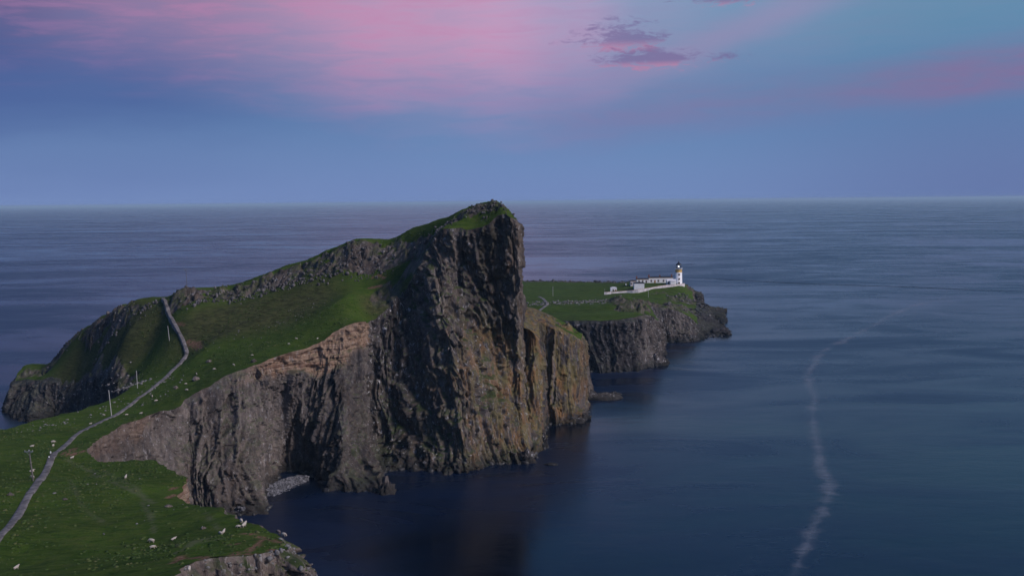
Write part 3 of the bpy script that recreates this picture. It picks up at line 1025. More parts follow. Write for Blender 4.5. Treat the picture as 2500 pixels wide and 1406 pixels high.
crA = [([P(*q) for q in ((925, 738, 352), (960, 708, 357), (990, 678, 361), (1010, 650, 362))], 7.5, 0.75),
       ([P(*q) for q in CRTOP], 4.5, 1.0), ([P(*((a[0] + b[0]) / 2, (a[1] + b[1]) / 2, (a[2] + b[2]) / 2)) for a, b in zip(CRTOP, CRBOT)], 4.5, 1.0),
       ([P(*q) for q in ((1085, 540, 356), (1140, 522, 360), (1190, 500, 354), (1215, 500, 352))], 4.5, 0.75),
       ([P(*q) for q in ((300, 742, 405), (260, 770, 416), (220, 800, 424))], 5.0, 0.9), ([P(*q) for q in ((320, 760, 398), (285, 775, 402), (250, 790, 405))], 3.5, 0.85),
       ([P(*q) for q in ((190, 815, 430), (150, 855, 434), (130, 885, 436))], 3.0, 0.85),
       ([P(*q) for q in ((66, 905, 436), (90, 900, 436), (120, 905, 430))], 6.0, 0.9),
       ([P(*q) for q in ((150, 945, 409), (220, 935, 396), (280, 932, 370), (320, 930, 345))], 5.0, 0.8),
       ([P(*q) for q in ((410, 742, 388), (450, 728, 388))], 4.0, 0.7)]
LA = Land('headland_turf', ring, inner, 0.6, crA, 'green turf of the headland, saddle and near slope')


def seg_mask(land, px, d0, d1, x, y, w, jag=0.4):
    pts = np.array([land.hit(a, b, d0, d1)[:2] for a, b in px])
    d = seg_dist(x, y, pts)
    return sst(d + fbm(V3(x * 0.8, y * 0.8, 3.0), 3, 91) * w * jag, w, w * 0.4)


def masksA(x, y, z, at):
    # heathery brown in the bowl and on the far hill
    q = np.array([[a, b] for a, b in [P(520, 790, 362)[:2], P(620, 770, 362)[:2], P(720, 750, 360)[:2]]])
    bb = sst(seg_dist(x, y, q), 26, 8)
    q2 = np.array([P(180, 900, 410)[:2], P(260, 880, 395)[:2], P(330, 870, 382)[:2]])
    bb = np.maximum(bb, sst(seg_dist(x, y, q2), 22, 8) * 0.9)
    q3 = np.array([P(920, 720, 351)[:2], P(960, 700, 354)[:2]])
    bb = np.maximum(bb, sst(seg_dist(x, y, q3), 9, 3))
    at['brown'] = bb
    so = np.zeros(len(x))
    for px, d0, d1, w in (([(425, 1372), (440, 1362), (500, 1358), (512, 1366)], 95, 140, 0.8), ([(520, 1363), (560, 1360), (580, 1350)], 100, 140, 1.0), ([(590, 1303), (618, 1304)], 115, 150, 0.7),
                          ([(628, 1311), (660, 1316), (680, 1323)], 115, 150, 0.7), ([(665, 1343), (720, 1338)], 105, 140, 1.0), ([(555, 1330), (580, 1328)], 110, 145, 0.6), ([(640, 1318), (600, 1352), (700, 1352)], 108, 140, 0.5),
                          ([(412, 1214), (428, 1208)], 160, 200, 0.7), ([(416, 1195), (432, 1190)], 160, 200, 0.6), ([(205, 1100), (188, 1108), (165, 1112)], 200, 250, 0.9), ([(180, 1095), (160, 1108)], 200, 250, 1.2),
                          ([(460, 838), (482, 842), (492, 850)], 320, 370, 1.3), ([(430, 790), (450, 795)], 340, 390, 0.6), ([(900, 704), (930, 700), (955, 706)], 330, 375, 0.8), ([(910, 680), (925, 673), (940, 680)], 340, 378, 0.6)):
        so = np.maximum(so, seg_mask(LA, px, d0, d1, x, y, w))
    at['soil'] = so
    tr = np.zeros(len(x))
    for px, d0, d1, w in (([(165, 1122), (225, 1152), (290, 1185), (345, 1212), (375, 1228)], 150, 240, 0.7), ([(250, 1145), (310, 1180), (360, 1215)], 150, 240, 0.4), ([(345, 1222), (368, 1262), (376, 1300)], 125, 190, 0.45),
                          ([(170, 1170), (190, 1215), (215, 1250), (250, 1275)], 130, 220, 0.35), ([(505, 1250), (512, 1268), (535, 1292)], 125, 180, 0.5), ([(430, 1350), (470, 1325), (520, 1310)], 110, 160, 0.9),
                          ([(500, 1322), (540, 1316)], 110, 150, 0.8)):
        tr = np.maximum(tr, seg_mask(LA, px, d0, d1, x, y, w, 0.6))
    at['trail'] = tr


LA.build(masksA)
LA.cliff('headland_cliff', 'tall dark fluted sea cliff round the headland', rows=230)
HID = dict(du=3.0, amp=0.6)

# ---- ochre cliff behind the headland
yc = dict(rubble=.15, lean=0.0, lichen=.9, tone=.42, ledge=.7, guano=.25, amp=.78)
ringC = [st((1255, 806, 370), ('w', 1285, 1100), **yc), st((1285, 806, 364), ('w', 1300, 1108), **yc), st((1302, 814, 361), ('w', 1314, 1102), **yc), st((1319, 850, 363), ('w', 1324, 1092), **yc),
         st((1318, 848, 374), ('w', 1322, 1066), **dict(yc, lichen=.3, tone=.2)), st((1314, 790, 392), ('w', 1333, 1036), **dict(yc, lichen=.3, tone=.2)),
         st((1328, 783, 394), ('w', 1345, 1032), **yc), st((1350, 790, 393), ('w', 1362, 1036), **yc), st((1378, 805, 394), ('w', 1385, 1034), **yc),
         st((1404, 818, 396), ('w', 1408, 1030), **dict(yc, lichen=.8)), st((1418, 827, 401), ('w', 1424, 1016), **dict(yc, lichen=.5)), st((1421, 838, 414), ('w', 1434, 980), **dict(yc, lichen=.3)),
         st((1415, 812, 436), (6, 8), **HID), st((1300, 752, 445), (0, 10), **HID), st((1200, 745, 430), (-6, 6), **HID), st((1200, 770, 385), (-6, -4), **HID)]
innerC = [P(*q) for q in ((1285, 758, 402), (1310, 769, 402), (1340, 781, 401), (1370, 796, 405), (1400, 803, 410), (1425, 815, 408), (1290, 800, 372), (1400, 800, 420))]
LC = Land('ochre_headland_turf', ringC, innerC, 0.8, [([P(*q) for q in ((1260, 750, 402), (1300, 766, 402), (1345, 784, 400))], 6.0, 1.0), ([P(*q) for q in ((1270, 800, 372), (1310, 815, 366))], 7.0, 1.0), ([P(*q) for q in ((1220, 760, 415), (1300, 772, 410), (1350, 790, 405))], 13.0, 1.1)],
          'small green cap on the ochre lichened cliff')


def masksC(x, y, z, at):
    at['lichen'] = 0.9 + 0 * x
    k = P(1352, 790, 400)
    at['rock'] = np.maximum(at['rock'], sst(x + 2.0 * fbm(V3(x * 0.2, y * 0.2, 1.0), 2, 71), k[0] + 5, k[0] - 2))
    at['ledge'] = 0.4 + 0 * x


LC.build(masksC)
LC.cliff('ochre_cliff', 'ochre and orange lichened columnar cliff behind the headland', rows=110, scale=0.8)

# ---- the far point with the lighthouse
fc = dict(rubble=.12, lean=0.0, tone=.03, ledge=.35, guano=.35, du=0.55, amp=1.0)
ringB = [st((1240, 776, 565), (2, -14), **HID), st((1330, 780, 524), ('w', 1400, 925), **dict(fc, du=1.2)), st((1360, 781, 517), ('w', 1425, 911), **fc), st((1400, 781, 514), ('w', 1445, 908), **fc),
         st((1480, 779, 510), ('w', 1492, 907), **fc), st((1540, 773, 513), ('w', 1556, 903), **dict(fc, tone=.2)), st((1572, 769, 523), ('w', 1597, 890), **dict(fc, tone=.42, guano=.7)),
         st((1592, 772, 535), ('w', 1611, 874), **dict(fc, tone=.3, guano=.7)), st((1606, 782, 553), ('w', 1614, 862), **dict(fc, tone=.4)), st((1598, 766, 578), ('w', 1608, 846), **dict(fc, tone=.2)),
         st((1585, 752, 598), ('w', 1612, 839), **dict(fc, tone=.15, guano=.8)), st((1610, 748, 607), ('w', 1628, 836), **dict(fc, tone=.2, guano=.8)), st((1650, 758, 612), ('w', 1660, 835), **dict(fc, tone=.4)),
         st((1688, 775, 618), ('w', 1697, 833), **dict(fc, tone=.4, guano=.7)), st((1703, 792, 626), ('w', 1708, 827), **fc), st((1700, 774, 655), ('w', 1738, 824), **dict(fc, tone=.1)),
         st((1699, 756, 692), ('w', 1772, 817), [(1715, 768, 680), (1735, 783, 668), (1755, 799, 657)], **dict(fc, tone=.08, amp=.9)), st((1704, 738, 735), ('w', 1768, 803), [(1715, 760, 712), (1732, 775, 700), (1752, 790, 690)], **dict(fc, tone=.08)),
         st((1699, 716, 750), (22, 8), [(1704, 728, 751), (1706, 740, 752), (1712, 752, 754)], **fc), st((1684, 703, 768), (20, 20), **fc), st((1640, 692, 800), (6, 25), **HID), st((1540, 690, 845), (0, 25), **HID), st((1450, 688.5, 875), (0, 25), **HID),
         st((1350, 687, 890), (0, 30), **HID), st((1280, 686, 900), (0, 30), **HID), st((1180, 686, 900), (-10, 30), **HID), st((1130, 715, 720), (-30, 0), **HID), st((1180, 755, 610), (-20, -10), **HID)]
innerB = [P(*q) for q in ((1475, 719, 722), (1491, 717, 722), (1500, 715.5, 724), (1535, 715.5, 724), (1550, 718, 722), (1580, 713, 726), (1610, 706, 732), (1632, 700, 738), (1660, 696, 742), (1600, 691.5, 765), (1560, 693, 765),
                          (1657, 695, 750), (1640, 693, 768), (1498, 712, 735), (1560, 706, 730), (1545, 703, 745), (1670, 694, 752), (1640, 715, 728), (1590, 728, 690), (1640, 738, 670), (1670, 750, 650), (1560, 736, 650),
                          (1545, 763, 556), (1525, 757, 568), (1540, 738, 574), (1510, 723, 610), (1565, 742, 590), (1480, 742, 606), (1400, 745, 600), (1320, 745, 600), (1480, 762, 556), (1400, 765, 552), (1300, 725, 690), (1400, 722, 700), (1350, 705, 780),
                          (1300, 692, 850), (1450, 698, 800), (1290, 770, 570))]
crB = [([P(*q) for q in ((1545, 752, 566), (1525, 742, 580), (1512, 728, 604), (1560, 745, 585))], 11.0, 1.2), ([P(*q) for q in ((1300, 742, 618), (1340, 745, 606), (1380, 742, 610), (1420, 738, 622), (1450, 738, 622), (1500, 742, 606))], 7.0, 0.62),
       ([P(*q) for q in ((1640, 722, 715), (1690, 718, 728), (1700, 732, 730))], 10.0, 0.85), ([P(*q) for q in ((1682, 706, 758), (1697, 716, 748), (1704, 738, 733))], 9.0, 1.1), ([P(*q) for q in ((1570, 752, 610), (1620, 745, 640), (1680, 748, 668), (1700, 760, 682))], 14.0, 0.95),
       ([P(*q) for q in ((1280, 687, 885), (1380, 689, 875), (1480, 691, 860), (1545, 693, 835))], 16.0, 0.9), ([P(*q) for q in ((1590, 717, 722), (1640, 710, 728))], 3.0, 0.5)]
LB = Land('lighthouse_point_turf', ringB, innerB, 1.0, crB, 'green turf of the low point that carries the lighthouse')
LB.build()
LB.cliff('lighthouse_point_cliff', 'dark columnar sea cliffs of the low lighthouse point', rows=90, scale=0.85)

# ------------------------------------------------------------------ foam lines on the sea
def ribbon(name, label, pts, mat, z, dens):
    c = np.array([np.append(PZ(px, py)[:2], w) for px, py, w in pts])
    c3 = resample(np.concatenate([c[:, :2], np.zeros((len(c), 1)), c[:, 2:]], 1), [14] * (len(c) - 1))
    xy, w = c3[:, :2], c3[:, 3]
    tg = np.gradient(xy, axis=0)
    nn = np.stack([tg[:, 1], -tg[:, 0]], 1)
    nn /= np.linalg.norm(nn, axis=1)[:, None]
    ks = np.linspace(-1, 1, 9)
    v = np.concatenate([np.concatenate([xy + nn * (w * k * 0.95)[:, None], np.full((len(xy), 1), z)], 1) for k in ks])
    n = len(xy)
    q = np.array([[r * n + i, r * n + i + 1, (r + 1) * n + i + 1, (r + 1) * n + i] for r in range(8) for i in range(n - 1)])
    endf = np.minimum(1, np.minimum(np.arange(n), n - 1 - np.arange(n)) / 12.0)
    o = mesh_np(name, v, quads=q, mat=mat, attrs={'across': np.repeat(ks, n), 'dens': np.tile(endf * dens, 9)})
    return tag(o, label, 'foam', kind='stuff')


ribbon('foam_streak', 'long pale meandering foam line on the open water at right',
       [(2330, 722, 9), (2230, 747, 9), (2165, 775, 8), (2130, 796, 8), (2050, 836, 8), (2008, 858, 7), (1985, 892, 7), (1972, 928, 6.5), (1988, 965, 6.5), (1984, 1010, 6.5),
        (1990, 1060, 6), (2000, 1110, 6), (2012, 1150, 6.5), (2026, 1190, 6.5), (2008, 1245, 6), (1980, 1300, 5.5), (1960, 1350, 5), (1925, 1430, 4.5)], M_FOAM, 0.04, 0.36)
M_SLICK, t_ = new_mat('calm_slick')
p_ = t_.new('ShaderNodeBsdfPrincipled', {'Base Color': (0.002, 0.006, 0.02, 1), 'Roughness': 0.6, 'Specular IOR Level': 0.1})
tr_ = t_.new('ShaderNodeBsdfTransparent')
v_ = t_.m('MULTIPLY', t_.ss(t_.m('ABSOLUTE', t_.attr('across')), 1.0, 0.1), t_.m('MULTIPLY', t_.attr('dens'), t_.noise(t_.new('ShaderNodeNewGeometry').outputs['Position'], 0.02, 4)))
mx_ = t_.new('ShaderNodeMixShader', {0: v_, 1: tr_.outputs[0], 2: p_.outputs[0]})
t_.new('ShaderNodeOutputMaterial', {'Surface': mx_.outputs[0]})
ribbon('tide_line', 'thin dark tide line running right from the lighthouse point', [(1690, 678, 9), (1800, 684, 9), (1950, 692, 9), (2100, 697, 9), (2250, 702, 8), (2400, 709, 7), (2520, 712, 7)], M_SLICK, 0.05, 0.9)
ribbon('shore_foam', 'thin pale wash along the foot of the far cliff', [(1440, 912, 1.5), (1500, 911, 1.5), (1560, 908, 1.5), (1600, 898, 1.5)], M_FOAM, 0.06, 0.5)

# ------------------------------------------------------------------ loose stone
ICO = bmesh.new()
bmesh.ops.create_icosphere(ICO, subdivisions=1, radius=1.0)
IV = np.array([v.co[:] for v in ICO.verts])
IF = np.array([[v.index for v in f.verts] for f in ICO.faces])
ICO.free()
RNG = np.random.default_rng(7)


def stones(name, label, pos, size, mat, tall=1.0, jit=0.35, sink=0.25):
    n = len(pos)
    sc = size[:, None, None] * (0.6 + 0.8 * RNG.random((n, 1, 3))) * np.array([1, 1, tall])
    v = IV[None] * (1 + jit * (RNG.random((n, len(IV), 1)) - 0.5) * 2)
    # chop to blocky shapes
    v = np.clip(v, -0.72, 0.72)
    v = v * sc
    a = RNG.random(n) * 6.28
    tl = (RNG.random(n) - 0.5) * 0.7
    ca, sa = np.cos(a)[:, None], np.sin(a)[:, None]
    ct, stt = np.cos(tl)[:, None], np.sin(tl)[:, None]
    x, y, z = v[..., 0], v[..., 1] * ct - v[..., 2] * stt, v[..., 1] * stt + v[..., 2] * ct
    v = np.stack([x * ca - y * sa, x * sa + y * ca, z], -1)
    v = v + pos[:, None, :]
    v[..., 2] += (size * (0.5 - sink) * tall)[:, None]
    f = (IF[None] + (np.arange(n) * len(IV))[:, None, None]).reshape(-1, 3)
    o = mesh_np(name, v.reshape(-1, 3), tris=f, mat=mat)
    return tag(o, label, kind='stuff')


def along(lines, n, spread, land, jz=0.0):
    """random ground points around polylines given as (px,py,d)"""
    out = []
    for k in range(n):
        ln = lines[int(RNG.integers(len(lines)))]
        i = int(RNG.integers(len(ln) - 1))
        t = RNG.random()
        a, b = P(*ln[i]), P(*ln[i + 1])
        q = a + (b - a) * t
        out.append(q[:2] + RNG.normal(0, spread, 2))
    out = np.array(out)
    z = land.h(out[:, 0], out[:, 1])
    return np.concatenate([out, z[:, None]], 1)


def crag_strip(name, label, land, top, bot, du=0.3, rows=30, scale=0.36, bulge=1.0, tone=.6):
    """a low rock step in the turf: same fractured columns as the sea cliff, sinking into the grass where it peters out"""
    T0, B0 = np.array([P(*q) for q in top]), np.array([P(*q) for q in bot])
    n = int(np.linalg.norm(np.diff(T0, axis=0), axis=1).sum() / du)
    u_ = np.linspace(0, 1, n)

    def rs(L):
        ch = np.concatenate([[0], np.cumsum(np.linalg.norm(np.diff(L[:, :2], axis=0), axis=1))])
        ch /= ch[-1]
        return np.stack([np.interp(u_, ch, L[:, k]) for k in range(2)], 1)
    A, B = rs(T0), rs(B0)
    for _ in range(12):
        A[1:-1] = (A[:-2] + A[1:-1] * 2 + A[2:]) / 4
        B[1:-1] = (B[:-2] + B[1:-1] * 2 + B[2:]) / 4
    out = B - A
    ln = np.linalg.norm(out, axis=1)[:, None]
    nn = out / ln
    w1 = fbm(V3(A[:, 0] * 0.10, A[:, 1] * 0.10, 9.0), 3, 601)
    za = land.h(A[:, 0], A[:, 1]) + 0.25
    zb = land.h(B[:, 0], B[:, 1]) - 0.9
    ts = np.linspace(0, 1, rows)
    G = np.zeros((n, rows, 3))
    for j, t in enumerate(ts):
        g = t ** 1.6
        G[:, j, :2] = A + out * g + nn * (bulge * math.sin(math.pi * min(t * 1.2, 1.0)) + 1.1 * w1 - 0.2)[:, None]
        G[:, j, 2] = za + (zb - za) * t
    p = G.reshape(-1, 3)
    ref = np.repeat(G[:, rows // 2, :2], rows, 0) * 0.8 + p[:, :2] * 0.2
    d = np.zeros(len(p))
    for (w, L, A_k, tl, sl, sd, crack, cw) in ((9.0, 20.0, 2.6, 2.4, 1.2, 611, 1.6, 0.06), (3.6, 9.0, 1.9, 1.6, 1.0, 621, 1.2, 0.08), (1.8, 4.5, 1.1, 0.9, 0.6, 631, 0.7, 0.1)):
        stp, fac, cr, slp = columns(ref[:, 0], ref[:, 1], p[:, 2] + 0.5 * fbm(p * 0.3, 2, 641), w * scale, L * scale, sd)
        d += scale * (A_k * stp + tl * fac + sl * slp - crack * np.exp(-(cr / cw) ** 2))
    tt = np.tile(ts, n)
    tap = 0.25 + 0.75 * sst(tt, 0.0, 0.15)
    p[:, :2] += np.repeat(nn, rows, 0) * (d * tap)[:, None]
    p[:, 2] += 0.35 * fbm(p * 0.5, 3, 651) * tap
    G = p.reshape(n, rows, 3)
    back = G[:, 0].copy()
    back[:, :2] -= nn * 1.5
    back[:, 2] = land.h(back[:, 0], back[:, 1]) - 0.5
    G = np.concatenate([back[:, None], G], 1)
    r2 = rows + 1
    i, j = np.meshgrid(np.arange(n - 1), np.arange(r2 - 1), indexing='ij')
    q = np.stack([i * r2 + j, i * r2 + j + 1, (i + 1) * r2 + j + 1, (i + 1) * r2 + j], -1).reshape(-1, 4)
    N = n * r2
    at = {'sand': np.zeros(N), 'lichen': np.full(N, .05), 'ledge': np.full(N, 1.0), 'guano': np.full(N, .5), 'tone': np.full(N, tone)}
    o = mesh_np(name, G.reshape(-1, 3), quads=q, mat=M_ROCK, attrs=at)
    return tag(o, label, kind='structure')


crag_strip('ridge_crag', 'broken dark rock band below the grassy ridge crest', LA, CRTOP, CRBOT)
crag_strip('hill_crag', 'broken rock band under the crest of the left hill', LA, [(335, 752, 399), (290, 768, 404), (250, 788, 408), (205, 815, 424)], [(335, 764, 394), (290, 790, 395), (250, 806, 401), (200, 828, 420)], tone=.35)
crag_strip('hill_flank_crag', 'dark rock rib along the skyline flank of the left hill', LA, [(300, 746, 406), (250, 775, 417), (200, 812, 428), (150, 856, 434)], [(296, 758, 402), (244, 788, 411), (192, 826, 422), (140, 872, 430)], tone=.3)
mid = [tuple((np.array(a) + np.array(b)) / 2) for a, b in zip(CRTOP, CRBOT)]
pts = along([CRTOP, mid, CRBOT, CRBOT], 800, 1.8, LA)
stones('crag_rocks', 'band of pale broken crag rocks below the grassy ridge', pts, 0.2 + 0.6 * RNG.random(len(pts)) ** 2.5, M_CRAG, 1.5, sink=0.35)
hill = [[(300, 742, 405), (260, 770, 416), (220, 800, 424)], [(320, 760, 398), (285, 775, 402), (250, 790, 405)], [(320, 760, 398), (285, 775, 402), (250, 790, 405)], [(190, 815, 430), (150, 855, 434), (130, 885, 436)], [(345, 752, 396), (375, 750, 394)]]
pts = along(hill, 260, 2.4, LA)
stones('hill_crag_rocks', 'broken pale rocks on the crest of the left hill', pts, 0.2 + 0.6 * RNG.random(len(pts)) ** 2.5, M_CRAG, 1.2)
pts = along([[(140, 948, 410), (220, 940, 396), (280, 936, 370), (320, 934, 345)], [(300, 950, 322), (345, 925, 335)]], 260, 2.4, LA)
stones('shore_crag_rocks', 'pale rocks along the foot of the left hill', pts, 0.15 + 0.5 * RNG.random(len(pts)) ** 3, M_STONE, 1.0)
pts = along([[(1085, 540, 356), (1140, 524, 359), (1190, 503, 354), (1240, 512, 349)], [(1040, 580, 362), (1100, 556, 354)]], 420, 2.2, LA)
stones('summit_rocks', 'dark broken rocks on the grassy summit of the headland', pts, 0.2 + 0.5 * RNG.random(len(pts)) ** 2.5, M_CRAG, 1.1)
lines = [[(300, 1000, 300), (340, 975, 306), (385, 945, 318), (420, 930, 325)], [(330, 1000, 292), (400, 965, 304), (440, 935, 322)], [(150, 1035, 268), (230, 1010, 286), (290, 985, 300)], [(380, 960, 312), (415, 925, 330)],
         [(40, 1050, 255), (150, 1030, 272)]]
pts = along(lines, 150, 3.0, LA)
stones('path_side_stones', 'small pale stones strewn over the turf beside the path', pts, 0.14 + 0.40 * RNG.random(len(pts)) ** 2.5, M_STONE, 0.7)
lines = [[(480, 850, 340), (560, 830, 345)], [(590, 830, 340), (640, 820, 342)], [(690, 760, 352), (800, 700, 358)], [(730, 720, 360), (820, 745, 350)], [(600, 790, 350), (760, 770, 346)], [(700, 780, 345), (820, 720, 352)], [(150, 1120, 215), (420, 1300, 148)]]
pts = along(lines, 110, 5.0, LA)
stones('slope_stones', 'tiny white stones dotted over the grassy bowl', pts, 0.10 + 0.28 * RNG.random(len(pts)) ** 2, M_STONE, 0.7)

lines = [[(1300, 745, 616), (1340, 747, 606), (1380, 744, 610), (1420, 740, 622), (1450, 740, 622), (1500, 745, 606)]]
pts = along(lines, 420, 6.0, LB)
stones('plateau_rocks', 'pale outcrop rocks across the far green plateau', pts, 0.25 + 0.8 * RNG.random(len(pts)) ** 3, M_STONE, 0.9)
pts = along([[(1280, 688, 880), (1380, 690, 872), (1480, 692, 858), (1545, 694, 832)]], 420, 7.0, LB)
stones('far_shore_rocks', 'grey broken rocks along the far edge of the plateau', pts, 0.4 + 0.8 * RNG.random(len(pts)) ** 2, M_CRAG, 0.9)
pts = along([[(1450, 690, 868), (1480, 690, 866), (1515, 691, 860)], [(1295, 687, 890), (1345, 688, 885)]], 90, 4.0, LB)
stones('skyline_rocks', 'low black rocks on the skyline left of the lighthouse', pts, 0.7 + 1.2 * RNG.random(len(pts)), M_ROOF, 0.9)
pts = along([[(1640, 724, 715), (1690, 722, 725), (1700, 735, 728)], [(1620, 748, 636), (1690, 752, 670)]], 220, 5.0, LB)
stones('point_rocks', 'dark ledge rocks below the lighthouse', pts, 0.5 + 1.1 * RNG.random(len(pts)) ** 2, M_CRAG, 0.8)

def on_cliff(land, sel, n):
    g = land.G.reshape(-1, 3)
    k = np.nonzero(sel(g))[0]
    return g[RNG.choice(k, min(n, len(k)), replace=False)]


pts = on_cliff(LA, lambda g: (g[:, 1] < 134) & (g[:, 1] > 80) & (g[:, 2] > 18), 1100)
stones('knoll_rocks', 'pale broken rocks on the face of the near knoll at the bottom edge', pts, 0.10 + 0.42 * RNG.random(len(pts)) ** 2.2, M_STONE, 0.9, sink=0.5)
pts = on_cliff(LA, lambda g: (g[:, 1] > 240) & (g[:, 0] > -95) & (g[:, 1] < 352) & (g[:, 2] < 0.6), 330)
pts[:, 2] = -0.1
stones('foot_boulders', 'dark fallen boulders along the foot of the headland cliff', pts, 0.35 + 1.3 * RNG.random(len(pts)) ** 3, M_WET, 0.8, sink=0.4)
pts = on_cliff(LB, lambda g: (g[:, 1] < 700) & (g[:, 0] > 30) & (g[:, 2] < 0.8), 260)
pts[:, 2] = -0.1
stones('far_foot_boulders', 'dark fallen boulders along the foot of the far cliffs', pts, 0.4 + 1.6 * RNG.random(len(pts)) ** 3, M_WET, 0.8, sink=0.4)
pts = on_cliff(LC, lambda g: (g[:, 1] < 420) & (g[:, 0] > 5) & (g[:, 2] < 0.8), 130)
pts[:, 2] = -0.1
stones('ochre_foot_boulders', 'dark fallen boulders at the foot of the ochre cliff', pts, 0.35 + 1.3 * RNG.random(len(pts)) ** 3, M_WET, 0.8, sink=0.4)

M_TUSS, t_ = new_mat('tussock_grass')
po_ = t_.new('ShaderNodeNewGeometry').outputs['Position']
ta_ = t_.noise(po_, 0.8, 3, 0.6)
tc_ = t_.ramp(ta_, [(0.3, (0.020, 0.040, 0.010, 1)), (0.5, (0.048, 0.080, 0.020, 1)), (0.68, (0.105, 0.105, 0.045, 1))])
finish(t_, tc_, 0.95, t_.noise(po_, 9.0, 3, 0.7), 0.8, 0.1, 0.1)
a_, b_ = LA.poly.min(0), LA.poly.max(0)
cand = np.stack([RNG.uniform(-150, 10, 90000), RNG.uniform(100, 400, 90000)], 1)
keep = np.zeros(len(cand), bool)
pa, pb = LA.poly, np.roll(LA.poly, -1, 0)
for k in range(len(pa)):
    (x0, y0), (x1, y1) = pa[k], pb[k]
    if y0 != y1:
        cr = (y0 > cand[:, 1]) != (y1 > cand[:, 1])
        keep ^= cr & (cand[:, 0] < x0 + (cand[:, 1] - y0) / (y1 - y0) * (x1 - x0))
dn = fbm(V3(cand[:, 0] * 0.06, cand[:, 1] * 0.06, 5.0), 4, 701)
keep &= RNG.random(len(cand)) < np.clip(0.22 + 0.75 * dn, 0.03, 0.9)
pth = np.array([P(*q)[:2] for q in PATHPX])
keep &= seg_dist(cand[:, 0], cand[:, 1], pth) > 1.6
keep &= LA.rockmask(cand[:, 0], cand[:, 1]) < 0.3
cand = cand[keep]
z_ = LA.h(cand[:, 0], cand[:, 1])
pts = np.concatenate([cand, z_[:, None]], 1)
stones('grass_tussocks', 'rough grass tussocks over the headland turf', pts, 0.12 + 0.34 * RNG.random(len(pts)) ** 2, M_TUSS, 0.55, 0.4, 0.5)

# ------------------------------------------------------------------ shingle coves
def cove(name, label, outer, inner_, zi):
    A = np.array([PZ(*q, -0.3) for q in outer])
    B = np.array([PZ(*q, zi) for q in inner_])
    n = 40
    u = np.linspace(0, 1, n)

    def rs(L):
        ch = np.concatenate([[0], np.cumsum(np.linalg.norm(np.diff(L, axis=0), axis=1))])
        ch /= ch[-1]
        return np.stack([np.interp(u, ch, L[:, k]) for k in range(3)], 1)
    A, B = rs(A), rs(B)
    ks = np.linspace(0, 1, 20)
    G = A[:, None] + (B - A)[:, None] * ks[None, :, None]
    G[..., 2] += fbm(G.reshape(-1, 3) * 0.5, 3, 301).reshape(n, 20) * 0.2
    i, j = np.meshgrid(np.arange(n - 1), np.arange(19), indexing='ij')
    q = np.stack([i * 20 + j, (i + 1) * 20 + j, (i + 1) * 20 + j + 1, i * 20 + j + 1], -1).reshape(-1, 4)
    o = mesh_np(name, G.reshape(-1, 3), quads=q, mat=M_PEBBLE, smooth=True)
    tag(o, label, kind='structure')
    m = 1100
    a, b = RNG.random(m), RNG.random(m)
    ia, ib = a * (n - 1), b * 19
    i0, j0 = ia.astype(int), ib.astype(int)
    pos = G[i0, j0] + RNG.normal(0, 0.2, (m, 3)) * np.array([1, 1, 0.2])
    stones(name + '_pebbles', 'pale round pebbles covering the ' + label, pos, 0.16 + 0.42 * RNG.random(m) ** 3, M_PEBBLE, 0.7, 0.2)


cove('shingle_beach', 'small grey shingle beach in the cave-like cove below the cliff', [(630, 1216), (662, 1213), (692, 1204), (722, 1191), (752, 1175)], [(625, 1196), (660, 1184), (690, 1168), (722, 1160), (756, 1160)], 1.4)
cove('shingle_strip', 'narrow shingle strip showing just beyond the near grass edge', [(480, 1246), (530, 1254), (562, 1258), (596, 1254)], [(480, 1215), (535, 1226), (566, 1232), (600, 1238)], 2.0)


# ------------------------------------------------------------------ single rocks
def sea_rock(label, px, py, w, dep, h, guano=0.9, seed=0, tone=.3, name='sea_rock', base=None, sub=4, cat='rock', group=None):
    bm = bmesh.new()
    bmesh.ops.create_icosphere(bm, subdivisions=sub, radius=1.0)
    v = np.array([q.co[:] for q in bm.verts])
    f = np.array([[q.index for q in g.verts] for g in bm.faces])
    bm.free()
    c0 = PZ(px, py) if base is None else np.array(base)
    v = v * np.array([w / 2, dep / 2, h])
    k = max(w, dep) / 7.0
    _, f2, r, tl = cells((v + seed * 31.7) / (k * 1.7), 401)
    _, _, r2, tl2 = cells((v + seed * 11.7) / (k * 0.7), 411)
    nrm = v / np.linalg.norm(v / np.array([w / 2, dep / 2, h]), axis=1)[:, None]
    v = v * (1 + 0.55 * (r - 0.5) + 0.35 * tl + 0.22 * (r2 - 0.5) + 0.15 * tl2)[:, None]
    v[:, 2] = np.maximum(v[:, 2], -h * 0.4)
    n = len(v)
    top = sst(v[:, 2], 0.15 * h, 0.6 * h)
    at = {'sand': np.zeros(n), 'lichen': np.zeros(n), 'ledge': np.zeros(n), 'guano': guano * top, 'tone': np.full(n, tone)}
    o = mesh_np(name, v, tris=f, mat=M_ROCK, attrs=at)
    o.location = c0
    tag(o, label, cat, group)
    return o


